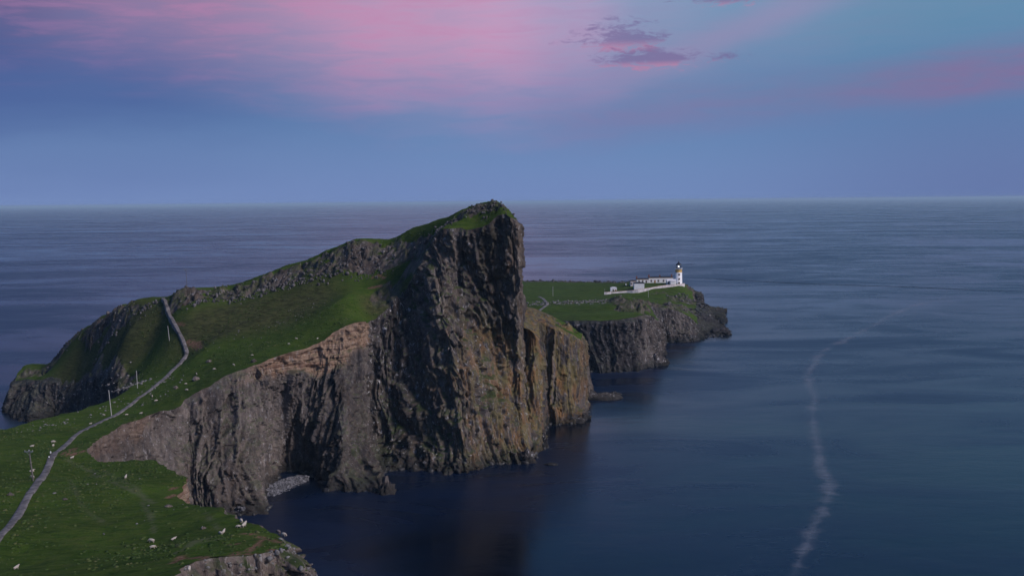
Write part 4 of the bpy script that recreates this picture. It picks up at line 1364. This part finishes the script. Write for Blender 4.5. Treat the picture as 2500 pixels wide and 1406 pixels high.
sea_rock('low rock spit with a white crest reaching out from the ochre cliff', 1448, 974, 20, 7, 2.6, 1.0, 1)
sea_rock('knobbly white-capped outer end of the low rock spit', 1500, 970, 6, 5, 2.4, 1.4, 2)
sea_rock('heap of white-splashed boulders at the corner of the far cliff', 1596, 892, 12, 8, 5.5, 1.3, 3)
sea_rock('small outer rock beside the white-splashed boulder heap', 1618, 886, 6, 5, 2.6, 1.0, 4)
sea_rock('white-streaked rounded rock at the foot of the tall buttress', 1324, 1094, 3.6, 3.4, 5.0, 1.5, 5)
sea_rock('white-crusted rock ledge at the foot of the ochre cliff', 1395, 1031, 9, 4, 2.4, 1.3, 6)
sea_rock('dark rock at the right foot of the ochre cliff', 1426, 1022, 5, 4, 2.0, 0.5, 7)
sea_rock('half-drowned flat rock off the tall buttress', 1345, 1134, 4.0, 2.5, 0.5, 0.3, 8)
sea_rock('guano-white rock knuckle at the base of the buttress corner', 1288, 1128, 5, 4, 4.0, 1.3, 9)
sea_rock('pointed dark rock at the tip of the small spur', 944, 1203, 4.5, 4, 4.0, 0.2, 10, .45)
sea_rock('low dark shelf rock at the tip of the lighthouse point', 1762, 815, 14, 10, 3.0, 0.1, 11, .2)
sea_rock('dark rock lying below the second far cliff', 1668, 834, 9, 5, 2.2, 1.1, 12)
sea_rock('pale-topped rock near the right end of the second far cliff', 1690, 831, 6, 4, 2.6, 1.3, 13)
for k, (px, py, d0, d1, w, h, lab) in enumerate((
        (25, 1209, 140, 200, 1.1, 0.6, 'flat pale boulder on the turf left of the near path'), (159, 1219, 140, 200, 0.8, 0.35, 'small flat stone in the open near pasture'),
        (479, 929, 280, 340, 2.2, 1.3, 'dark boulder above the cliff edge between grazing sheep'), (430, 949, 280, 340, 1.5, 0.9, 'grey boulder on the turf below the path bend'),
        (510, 884, 300, 360, 1.9, 0.8, 'flat grey boulder on the slope right of the path bend'), (619, 884, 290, 340, 2.0, 0.9, 'pale boulder lying right at the cliff edge'),
        (411, 1237, 150, 210, 1.3, 0.5, 'pale flat rock on the turf beside the earth scar'), (496, 1291, 120, 170, 0.8, 0.4, 'little brown stone near the knoll sheep'))):
    q = LA.hit(px, py, d0, d1)
    q[2] += 0.1 * h
    sea_rock(lab, 0, 0, w, w * 0.7, h * 0.75, 0.6, 20 + k, .95, 'boulder', q, 3)


# ------------------------------------------------------------------ path
def path(name, label, land, px, width, mat, lift=0.10):
    c = np.array([P(*q) for q in px])
    c = resample(c, [max(6, int(np.linalg.norm(b - a) / 1.0)) for a, b in zip(c[:-1], c[1:])])
    tg = np.gradient(c[:, :2], axis=0)
    nn = np.stack([tg[:, 1], -tg[:, 0]], 1)
    nn /= np.linalg.norm(nn, axis=1)[:, None]
    n = len(c)
    wv = width / 2 * (1 + 0.12 * fbm(V3(np.arange(n) * 0.25, np.zeros(n)), 2, 501))
    ks = np.array([-1.25, -1.0, -0.5, 0, 0.5, 1.0, 1.25])
    xy = np.stack([c[:, :2] + nn * (wv * k)[:, None] for k in ks], 1)
    z = land.h(xy[..., 0].ravel(), xy[..., 1].ravel()).reshape(n, 7)
    zc = z[:, 1:6].max(1)
    for _ in range(5):
        zc = np.convolve(np.pad(zc, 2, 'edge'), np.ones(5) / 5, 'valid')
    zc = np.maximum(zc, z[:, 1:6].max(1) - 0.05) + lift
    Z = np.repeat(zc[:, None], 7, 1)
    Z[:, 0] = np.minimum(z[:, 0], zc) - 0.5
    Z[:, 6] = np.minimum(z[:, 6], zc) - 0.5
    Z[:, 3] += 0.04
    v = np.concatenate([xy, Z[..., None]], 2).reshape(-1, 3)
    i, j = np.meshgrid(np.arange(n - 1), np.arange(6), indexing='ij')
    q = np.stack([i * 7 + j, (i + 1) * 7 + j, (i + 1) * 7 + j + 1, i * 7 + j + 1], -1).reshape(-1, 4)
    o = mesh_np(name, v, quads=q, mat=mat)
    return tag(o, label, kind='structure')


path('path', 'grey concrete footpath winding over the saddle and up to the ridge notch', LA, PATHPX + [(398, 733, 400)], 1.3, M_PATH)
FP = [(1290, 771, 571), (1312, 760, 585), (1330, 748, 600), (1336, 741, 615), (1330, 734, 640), (1322, 728, 668), (1316, 725, 690)]
fp2 = []
for px, py, d in FP:
    q = LB.hit(px, py, d - 60, d + 80, 1.0)
    fp2.append((px, py, q[1]))
path('far_path', 'short bend of grey footpath on the far plateau', LB, fp2, 1.8, M_PATH, 0.15)


# ------------------------------------------------------------------ poles
def pole(label, px, pyb, pyt, land, d0, d1, arm=0.0, mat=None, lean=0.0, r=0.14):
    q = land.hit(px, pyb, d0, d1)
    hgt = (pyb - pyt) * q[1] / FPX
    t = empty('utility_pole', q)
    tag(t, label, 'utility pole', 'poles carrying the line to the lighthouse')
    bm = bmesh.new()
    b_tube(bm, (0, 0, -0.8), (lean * hgt, 0, hgt), r * 1.25, r)
    bm_obj('post', bm, mat or M_POLE, t)
    bm = bmesh.new()
    b_tube(bm, (lean * hgt, 0, hgt - 0.02), (lean * hgt, 0, hgt + 0.12), r * 1.15, r * 0.5)
    bm_obj('post_cap', bm, M_IRON, t)
    if arm:
        za = hgt - 0.25
        x = lean * za
        bm = bmesh.new()
        b_box(bm, x - arm / 2, x + arm / 2, -r - 0.12, -r + 0.02, za - 0.09, za + 0.09)
        a = bm_obj('crossarm', bm, M_IRON, t)
        for k in (-0.46, 0.0, 0.46):
            bm = bmesh.new()
            b_lathe(bm, [(0.03, 0), (0.07, 0.05), (0.05, 0.12), (0.07, 0.17), (0.03, 0.24)], 8)
            for v in bm.verts:
                v.co += Vector((x + k * arm, -r - 0.05, za + 0.09))
            bm_obj('insulator', bm, M_INS, a)
        bm = bmesh.new()
        for sgn in (-1, 1):
            b_tube(bm, (x + sgn * arm * 0.33, -r - 0.05, za - 0.05), (x, -r + 0.02, za - 0.75), 0.03, n=5)
        bm_obj('brace', bm, M_IRON, t)
    return t


pole('dark pole with a pale crossarm standing left of the near path', 82, 1174, 1096, LA, 150, 230, 1.7, M_POLE, -0.09)
pole('whitish bare pole standing on the path at the saddle', 273, 1017, 951, LA, 250, 320, 0.0, M_POLEL, -0.07, 0.12)
pole('thin pale pole among the rocks left of the path', 336, 948, 905, LA, 280, 345, 0.0, M_POLEL, -0.03, 0.11)
pole('thin pale pole on the green slope left of the steep path', 414, 833, 797, LA, 340, 395, 0.0, M_POLEL, -0.08, 0.11)
pole('tall crossarm pole on the skyline of the ridge', 457, 705, 658, LA, 375, 415, 1.6, M_POLE, -0.03, 0.08)
pole('thin pale pole on the far plateau beside the bent path', 1350, 723, 699, LB, 640, 760, 0.0, M_POLEL, 0.0, 0.14)
pole('short pole in front of the white boundary wall', 1583, 726, 702, LB, 640, 730, 0.0, M_POLEL, -0.02, 0.14)
pole('small post at the left end of the boundary wall', 1476.5, 713, 706, LB, 715, 760, 0.7, M_POLE, 0.0, 0.10)

# marker posts by the near path
for px, py, lab in ((124, 1112, 'taller white-topped marker post on the left verge of the path'), (120, 1122, 'shorter white-topped marker post on the left verge of the path')):
    q = LA.hit(px, py, 180, 250)
    t = empty('marker_post', q)
    tag(t, lab, 'post', 'marker posts by the path')
    hh = 0.95 if px == 124 else 0.7
    bm = bmesh.new()
    b_box(bm, -0.08, 0.08, -0.08, 0.08, -0.3, hh * 0.55)
    bm_obj('stake', bm, M_POLE, t)
    bm = bmesh.new()
    b_box(bm, -0.1, 0.1, -0.1, 0.1, hh * 0.55, hh)
    bm_obj('painted_top', bm, M_WHITE, t)


# ------------------------------------------------------------------ sheep
def sheep_mesh(kind):
    if kind == 'lie':
        V = [((-0.42, 0, 0.36), 0.27), ((0.0, 0, 0.38), 0.31), ((0.36, 0, 0.40), 0.26), ((0.56, 0, 0.60), 0.14), ((0.74, 0, 0.68), 0.10), ((0.90, 0, 0.60), 0.06)]
        legs = [[((0.36, 0.16, 0.2), 0.09), ((0.60, 0.18, 0.10), 0.06)], [((0.36, -0.16, 0.2), 0.09), ((0.60, -0.18, 0.10), 0.06)],
                [((-0.42, 0.2, 0.2), 0.10), ((-0.2, 0.26, 0.10), 0.06)], [((-0.42, -0.2, 0.2), 0.10), ((-0.2, -0.26, 0.10), 0.06)]]
    else:
        head = [((0.56, 0, 0.66), 0.15), ((0.74, 0, 0.42), 0.10), ((0.86, 0, 0.22), 0.06)] if kind == 'graze' else [((0.56, 0, 0.86), 0.15), ((0.72, 0, 1.02), 0.11), ((0.90, 0, 0.94), 0.065)]
        V = [((-0.42, 0, 0.66), 0.27), ((0.0, 0, 0.66), 0.30), ((0.36, 0, 0.68), 0.26)] + head
        legs = [[((x, y, 0.40), 0.08), ((x + dx, y, 0.22), 0.05), ((x + dx * 0.3, y, 0.02), 0.045)] for x, y, dx in ((0.34, 0.14, 0.03), (0.34, -0.14, -0.03), (-0.44, 0.15, -0.08), (-0.44, -0.15, -0.03))]
    verts, rad, edges = [], [], []
    for c_, r_ in V:
        verts.append(c_)
        rad.append(r_)
    edges += [(i, i + 1) for i in range(len(V) - 1)]
    for li, L in enumerate(legs):
        prev = 2 if li < 2 else 0
        for c_, r_ in L:
            verts.append(c_)
            rad.append(r_)
            edges.append((prev, len(verts) - 1))
            prev = len(verts) - 1
    # ears and tail
    hd = 4
    for sy in (-1, 1):
        h_ = verts[hd]
        verts.append((h_[0] - 0.02, h_[1] + sy * 0.17, h_[2] + 0.04))
        rad.append(0.03)
        edges.append((hd, len(verts) - 1))
    verts.append((-0.74, 0, verts[0][2] - 0.08))
    rad.append(0.05)
    edges.append((0, len(verts) - 1))
    me = bpy.data.meshes.new('sheep_skeleton')
    me.from_pydata(verts, edges, [])
    ob = bpy.data.objects.new('sheep_skeleton', me)
    COL.objects.link(ob)
    ob.modifiers.new('skin', 'SKIN')
    for i, r_ in enumerate(rad):
        me.skin_vertices[0].data[i].radius = (r_, r_)
    me.skin_vertices[0].data[0].use_root = True
    sb = ob.modifiers.new('sub', 'SUBSURF')
    sb.levels = 1
    sb.render_levels = 1
    dg = bpy.context.evaluated_depsgraph_get()
    out = bpy.data.meshes.new_from_object(ob.evaluated_get(dg))
    bpy.data.objects.remove(ob)
    bpy.data.meshes.remove(me)
    out.name = 'sheep'
    out.materials.clear()
    out.materials.append(M_FLEECE)
    out.materials.append(M_FACE)
    for p_ in out.polygons:
        p_.use_smooth = True
        c_ = p_.center
        lowleg = c_.z < (0.34 if kind != 'lie' else 0.0)
        p_.material_index = 1 if (lowleg or c_.x > 0.62) else 0
    return out


SH = {k: sheep_mesh(k) for k in ('graze', 'stand', 'lie')}
GREY = SH['graze'].copy()
GREY.materials.clear()
GREY.materials.append(M_FLEECEG)
GREY.materials.append(M_FACE)
SHEEP = [
    (370, 1325, 110, 180, 'graze', 170, 'upper of two sheep grazing one above the other in the near pasture'),
    (373, 1339, 110, 180, 'graze', 15, 'lower of two sheep grazing one above the other in the near pasture'),
    (424, 1317, 110, 180, 'lie', 40, 'small sheep right of the grazing pair in the near pasture'),
    (539, 1305, 110, 170, 'graze', 150, 'front sheep of the close pair on the knoll'),
    (546, 1301, 110, 170, 'stand', 80, 'rear sheep of the close pair on the knoll'),
    (589, 1276, 120, 165, 'graze', 120, 'topmost of three huddled sheep at the knoll edge'),
    (596, 1287, 120, 165, 'stand', 70, 'right-hand of three huddled sheep at the knoll edge'),
    (583, 1289, 120, 165, 'graze', 185, 'lower left of three huddled sheep at the knoll edge'),
    (680, 1303, 115, 150, 'grey', 140, 'dark grey sheep standing on the knoll rim'),
    (693, 1309, 115, 150, 'graze', -30, 'white sheep beside the dark grey one on the knoll rim'),
    (307, 1168, 160, 220, 'stand', 90, 'lone sheep in the middle of the green lobe'),
    (40, 1389, 105, 150, 'stand', 60, 'lone sheep in the bottom left corner'),
    (79, 1167, 160, 220, 'graze', 160, 'sheep at the foot of the near crossarm pole'),
    (78, 1151, 170, 230, 'lie', 20, 'sheep resting just behind the near crossarm pole'),
    (130, 1090, 190, 260, 'graze', 95, 'lower of the two sheep left of the path above the marker posts'),
    (130, 1081, 190, 270, 'graze', 15, 'upper of the two sheep left of the path above the marker posts'),
    (78, 1091, 190, 260, 'lie', 10, 'white sheep lying above the near crossarm pole'),
    (176, 1120, 190, 240, 'stand', 45, 'sheep at the bare earth patch right of the path'),
    (221, 1035, 230, 300, 'lie', 10, 'sheep lying just left of the path below the whitish pole'),
    (254, 1015, 250, 320, 'stand', 170, 'sheep left of the whitish pole'),
    (309, 1014, 250, 320, 'graze', 20, 'sheep right of the whitish pole'),
    (344, 1010, 250, 310, 'lie', 0, 'tan sheep lying near the cliff edge right of the whitish pole'),
    (381, 980, 260, 320, 'graze', 30, 'sheep below the path among the scattered stones'),
    (372, 970, 270, 330, 'stand', 100, 'sheep at the right edge of the path among the stones'),
    (456, 954, 270, 320, 'graze', 170, 'lowest sheep of the line above the cliff edge'),
    (454, 939, 270, 330, 'graze', 200, 'sheep just above the lowest one of the cliff edge line'),
    (480, 915, 280, 340, 'stand', 120, 'sheep above the dark boulder near the cliff edge'),
    (523, 903, 290, 340, 'graze', 10, 'sheep midway along the cliff edge line'),
    (571, 893, 290, 340, 'stand', 150, 'sheep close above the buff cliff band'),
    (616, 869, 300, 350, 'graze', 190, 'sheep on the rising slope right of the cliff edge line'),
    (705, 841, 300, 350, 'graze', 5, 'lower left of the two high sheep above the red cliff'),
    (724, 829, 310, 360, 'stand', 175, 'upper right of the two high sheep above the red cliff'),
    (775, 828, 310, 350, 'lie', 60, 'highest sheep right by the red cliff edge'),
    (462, 1393, 100, 140, 'graze', 100, 'sheep at the bottom among the earth scars'),
]
for px, py, d0, d1, kind, rot, lab in SHEEP:
    q = LA.hit(px, py, d0, d1, 0.3)
    me = GREY if kind == 'grey' else SH[kind]
    o = bpy.data.objects.new('sheep', me)
    COL.objects.link(o)
    o.location = (q[0], q[1], q[2] - 0.02)
    o.rotation_euler = (0, 0, math.radians(rot))
    sc_ = 0.70 + 0.1 * math.sin(px * 1.7)
    o.scale = (sc_, sc_, sc_)
    tag(o, lab, 'sheep', 'sheep grazing on the headland')


# ------------------------------------------------------------------ lighthouse station
def gz(land, x, y):
    return float(land.h(np.array([x]), np.array([y]))[0])


DL = 750.0
b = P(1656.6, 694.5, DL)
lt = empty('lighthouse', (b[0], b[1], b[2]))
tag(lt, 'white round lighthouse with ochre band, black lantern and lit lamp', 'lighthouse')
bm = bmesh.new()
b_lathe(bm, [(3.15, -4.0), (3.1, 0.4), (2.85, 0.5), (2.62, 9.7)], 40)
tw = bm_obj('tower', bm, M_WHITE, lt, True)
bm = bmesh.new()
b_lathe(bm, [(2.60, 9.7), (2.70, 9.72), (2.70, 9.95), (2.58, 10.0), (2.56, 11.9), (2.75, 12.1)], 40)
bm_obj('ochre_band', bm, M_OCHRE, lt, True)
bm = bmesh.new()
b_lathe(bm, [(2.75, 12.1), (2.98, 12.15), (2.98, 12.38), (2.2, 12.42)], 40)
gal = bm_obj('gallery', bm, M_WHITE, lt)
for k in range(16):
    a = 2 * math.pi * k / 16
    bm = bmesh.new()
    b_tube(bm, (2.9 * math.cos(a), 2.9 * math.sin(a), 12.38), (2.9 * math.cos(a), 2.9 * math.sin(a), 13.35), 0.035, n=5)
    bm_obj('railing_post', bm, M_WHITE, gal)
bm = bmesh.new()
for zr in (12.85, 13.33):
    b_lathe(bm, [(2.87, zr - 0.03), (2.93, zr - 0.03), (2.93, zr + 0.03), (2.87, zr + 0.03)], 40, False)
bm_obj('handrail', bm, M_WHITE, gal)
bm = bmesh.new()
b_lathe(bm, [(2.15, 12.40), (2.15, 13.0), (2.05, 13.05)], 32)
bm_obj('lantern_base', bm, M_BLACK, lt)
NP = 12
for k in range(NP):
    a0, a1 = 2 * math.pi * k / NP, 2 * math.pi * (k + 1) / NP
    bm = bmesh.new()
    v = [bm.verts.new((r * math.cos(a), r * math.sin(a), z)) for r, a, z in ((2.0, a0, 13.05), (2.0, a1, 13.05), (2.0, a1, 15.35), (2.0, a0, 15.35))]
    bm.faces.new(v)
    bm_obj('lantern_pane', bm, M_GLASS, lt)
    bm = bmesh.new()
    b_tube(bm, (2.03 * math.cos(a0), 2.03 * math.sin(a0), 13.05), (2.03 * math.cos(a0), 2.03 * math.sin(a0), 15.35), 0.06, n=6)
    bm_obj('mullion', bm, M_BLACK, lt)
bm = bmesh.new()
for zr in (13.9, 14.65):
    b_lathe(bm, [(2.0, zr - 0.04), (2.07, zr - 0.04), (2.07, zr + 0.04), (2.0, zr + 0.04)], 32, False)
bm_obj('glazing_bar', bm, M_BLACK, lt)
bm = bmesh.new()
b_lathe(bm, [(2.2, 15.33), (2.28, 15.45), (2.2, 15.55), (2.0, 16.1), (1.55, 16.65), (0.85, 17.05), (0.42, 17.15), (0.42, 17.5), (0.55, 17.6), (0.3, 17.9)], 32)
dm = bm_obj('dome', bm, M_BLACK, lt, True)
bm = bmesh.new()
b_tube(bm, (0, 0, 17.85), (0, 0, 19.0), 0.16, 0.07)
bm_obj('finial', bm, M_BLACK, dm)
bm = bmesh.new()
b_lathe(bm, [(0.16, 13.7), (0.40, 13.9), (0.46, 14.2), (0.40, 14.5), (0.16, 14.7)], 16)
bm_obj('lamp', bm, M_LAMP, lt, True)
bm = bmesh.new()
b_lathe(bm, [(0.5, 12.45), (0.3, 13.4)], 12)
bm_obj('lamp_pedestal', bm, M_IRON, lt)
for z0, hw in ((7.4, 0.42), (3.9, 0.42), (0.9, 0.42)):
    rr_ = 2.85 - 0.23 * z0 / 9.2
    bm = bmesh.new()
    b_box(bm, -hw - 0.16, hw + 0.16, -rr_ - 0.10, -rr_ + 0.35, z0 - 0.15, z0 + 1.4)
    fr = bm_obj('window', bm, M_TAN, lt)
    bm = bmesh.new()
    b_box(bm, -hw, hw, -rr_ - 0.14, -rr_ + 0.1, z0, z0 + 1.25)
    bm_obj('pane', bm, M_PANE, fr)


def building(name, label, cat, px0, px1, pyb, pyt, d, depth, wallm, roofm, openings=(), chim=(), cornice=None, roof_h=0.25, gable=0.0, over=0.15):
    """block facing the camera; px0..px1 front face, pyb base, pyt wall head"""
    a, b2 = P(px0, pyb, d), P(px1, pyb, d)
    s_ = d / FPX
    L = b2[0] - a[0]
    H = (pyb - pyt) * s_
    t = empty(name, ((a[0] + b2[0]) / 2, d, a[2]))
    tag(t, label, cat)
    h_ = L / 2
    bm = bmesh.new()
    b_box(bm, -h_, h_, 0, depth, -3.0, H)
    if gable:
        v = [bm.verts.new(q) for q in ((-h_, 0, H), (-h_, depth, H), (-h_, depth / 2, H + gable), (h_, 0, H), (h_, depth, H), (h_, depth / 2, H + gable))]
        bm.faces.new((v[0], v[1], v[2]))
        bm.faces.new((v[3], v[5], v[4]))
    bm_obj('wall', bm, wallm, t)
    bm = bmesh.new()
    if gable:
        o_ = over
        e = 0.14
        for sgn, ya, yb in ((1, -o_, depth / 2), (-1, depth + o_, depth / 2)):
            za = H - o_ * gable / (depth / 2)
            zb = H + gable
            v = [bm.verts.new(q) for q in ((-h_ - o_, ya, za + 0.01), (h_ + o_, ya, za + 0.01), (h_ + o_, yb, zb + 0.01), (-h_ - o_, yb, zb + 0.01), (-h_ - o_, ya, za + e), (h_ + o_, ya, za + e), (h_ + o_, yb, zb + e), (-h_ - o_, yb, zb + e))]
            for f in ((0, 1, 2, 3), (7, 6, 5, 4), (0, 4, 5, 1), (1, 5, 6, 2), (2, 6, 7, 3), (3, 7, 4, 0)):
                bm.faces.new([v[i] for i in f])
    else:
        b_box(bm, -h_ - over, h_ + over, -over, depth + over, H + 0.01, H + roof_h)
        v = [bm.verts.new(q) for q in ((-h_, 0, H + roof_h), (h_, 0, H + roof_h), (h_, depth, H + roof_h), (-h_, depth, H + roof_h), (-h_ + depth * .4, depth / 2, H + roof_h + 0.55), (h_ - depth * .4, depth / 2, H + roof_h + 0.55))]
        for f in ((0, 1, 5, 4), (2, 3, 4, 5), (1, 2, 5), (3, 0, 4)):
            bm.faces.new([v[i] for i in f])
    rf = bm_obj('roof', bm, roofm, t)
    if cornice:
        bm = bmesh.new()
        b_box(bm, -h_ - 0.08, h_ + 0.08, -0.08, depth + 0.08, H - 0.38, H - 0.02)
        bm_obj('cornice', bm, cornice, t)
    mx = (px0 + px1) / 2
    for kind, px, w, z0, z1 in openings:
        x = (px - mx) * s_
        bm = bmesh.new()
        b_box(bm, x - w / 2 - 0.16, x + w / 2 + 0.16, -0.07, 0.05, max(z0 - 0.16, 0.0), z1 + 0.16)
        fr = bm_obj('door' if kind == 'd' else 'window', bm, M_TAN, t)
        bm = bmesh.new()
        b_box(bm, x - w / 2, x + w / 2, -0.10, 0.04, z0 + 0.005, z1)
        bm_obj('door_leaf' if kind == 'd' else 'pane', bm, M_DOORT if kind == 'd' else M_PANE, fr)
        if kind == 'w':
            bm = bmesh.new()
            b_box(bm, x - w / 2, x + w / 2, -0.125, -0.09, (z0 + z1) / 2 - 0.05, (z0 + z1) / 2 + 0.05)
            bm_obj('sash_bar', bm, M_WHITE, fr)
    for px, w, ch in chim:
        x = (px - mx) * s_
        y = depth / 2
        bm = bmesh.new()
        b_box(bm, x - w / 2, x + w / 2, y - 0.45, y + 0.45, H + 0.1, H + ch)
        b_box(bm, x - w / 2 - 0.08, x + w / 2 + 0.08, y - 0.53, y + 0.53, H + ch, H + ch + 0.14)
        c_ = bm_obj('chimney', bm, M_BRICK, rf)
        bm = bmesh.new()
        b_tube(bm, (x, y, H + ch + 0.14), (x, y, H + ch + 0.75), 0.16, 0.13)
        bm_obj('chimney_pot', bm, M_BRICK, c_)
    return t


WZ = (1.2, 2.75)
building('keepers_house', 'long white keepers house with dark roof left of the lighthouse', 'house', 1584, 1643, 691.8, 678.0, 766, 6.5, M_WHITE, M_ROOF,
         [('w', 1590, 1.0, *WZ), ('d', 1598.8, 1.05, 0.05, 2.5), ('w', 1607.3, 1.0, *WZ), ('w', 1620, 1.0, *WZ)], [(1585.5, 1.1, 2.0), (1612.5, 0.9, 1.6), (1641.3, 1.1, 1.9)], M_TAN)
building('keepers_cottage', 'lower white cottage joined to the left end of the long house', 'house', 1554.5, 1583.4, 693.5, 681.8, 765, 6.0, M_WHITE, M_ROOF,
         [('w', 1560.3, 0.9, 1.6, 3.0), ('w', 1569.2, 0.9, 1.6, 3.0), ('w', 1578, 0.95, 1.1, 2.7)], [(1555.5, 1.0, 2.0)], M_TAN)
building('outhouse', 'flat white outhouse at the left end of the cottages', 'outbuilding', 1539.5, 1553.6, 702, 686.0, 752, 6.0, M_WALLW, M_ROOF, [('w', 1542, 0.8, 2.4, 3.6)], (), M_TAN)
building('store_block', 'windowless white store block with dark flat roof behind the boundary wall', 'outbuilding', 1548.5, 1573, 706.5, 692.0, 731, 5.5, M_WHITE, M_ROOF, (), (), None, 0.45)
building('engine_house', 'small white building with pale pitched roof beside the tower', 'outbuilding', 1628.5, 1650.5, 695.5, 686.0, 742, 5.0, M_WHITE, M_FELT, [('w', 1632.5, 0.7, 0.6, 2.4)], (), None, 0.2, 1.1)
building('white_porch', 'bright white square porch on the front of the pale-roofed building', 'outbuilding', 1637, 1647.3, 695.9, 686.5, 738, 3.8, M_WHITE, M_FELT, (), (), None, 0.15)
building('hut', 'tiny white hut with a window and door left of the boundary wall', 'hut', 1490.5, 1506, 713.5, 703.3, 737, 3.5, M_WHITE, M_FELT, [('w', 1497.4, 1.0, 0.9, 2.1), ('d', 1503.2, 0.75, 0.05, 2.1)], (), None, 0.2)


def bwall(name, label, pts, thick=0.55):
    """pts: (px, py_top, py_bottom, d)"""
    t = empty(name, tuple(P(pts[0][0], pts[0][2], pts[0][3])))
    tag(t, label, 'wall')
    org = np.array(t.location)
    for nm, m_, dy, up in (('wall_face', M_WALLW, 0.0, 0.0), ('coping', M_TAN, 0.06, 0.16)):
        bm = bmesh.new()
        rows = []
        for px, pt, pb, d in pts:
            tp = P(px, pt, d) - org
            lo = P(px, pb, d)[2] - org[2] - 2.5
            z0, z1 = (lo, tp[2]) if nm == 'wall_face' else (tp[2] + 0.005, tp[2] + up)
            rows.append([bm.verts.new((tp[0], y, z)) for y, z in ((tp[1] - dy, z0), (tp[1] + thick + dy, z0), (tp[1] + thick + dy, z1), (tp[1] - dy, z1))])
        for r0, r1 in zip(rows, rows[1:]):
            for k in range(4):
                bm.faces.new((r0[k], r1[k], r1[(k + 1) % 4], r0[(k + 1) % 4]))
        bm.faces.new(rows[0])
        bm.faces.new(rows[-1][::-1])
        bm_obj(nm, bm, m_, t)
    return t


bwall('boundary_wall', 'long whitewashed boundary wall climbing to the lighthouse',
      [(1493, 713.2, 717, 724), (1510, 711.6, 716, 725), (1530, 710.0, 716, 726), (1545, 708.6, 718, 725), (1558, 706.8, 718.5, 725), (1575, 704.4, 714.5, 727), (1592, 701.6, 710.5, 730), (1610, 698.4, 706.5, 733),
       (1630, 695.6, 700.5, 736), (1648, 695.6, 697.5, 738), (1662, 694.0, 696, 741), (1672, 691.5, 696, 746)])
bwall('gate_wall', 'short bright stub of wall at the left end of the boundary wall', [(1475, 713.0, 719.5, 722), (1483, 713.0, 719, 722), (1492.5, 712.2, 718, 723)], 0.6)
q = LB.hit(1528, 696, 700, 860)
t = empty('white_cairn', q)
tag(t, 'small white conical beacon on the turf left of the cottages', 'beacon')
bm = bmesh.new()
b_lathe(bm, [(0.6, -0.5), (0.5, 0.2), (0.32, 0.75)], 12)
bm_obj('cone', bm, M_WHITE, t)
bm = bmesh.new()
b_lathe(bm, [(0.30, 0.75), (0.34, 0.85), (0.2, 1.1), (0.05, 1.2)], 12)
bm_obj('cap', bm, M_WHITE, t)

# ------------------------------------------------------------------ thin sea haze
m_, t_ = new_mat('sea_haze')
v_ = t_.new('ShaderNodeVolumePrincipled', {'Color': (0.62, 0.82, 1.0, 1), 'Density': 5.5e-5, 'Anisotropy': 0.0})
t_.new('ShaderNodeOutputMaterial', {'Volume': v_.outputs[0]})
bm = bmesh.new()
b_box(bm, -61000, 61000, -61000, 61000, -8.0, 97.0)
hz = bm_obj('haze', bm, m_)
tag(hz, 'thin blue dusk haze lying over the sea', kind='stuff')
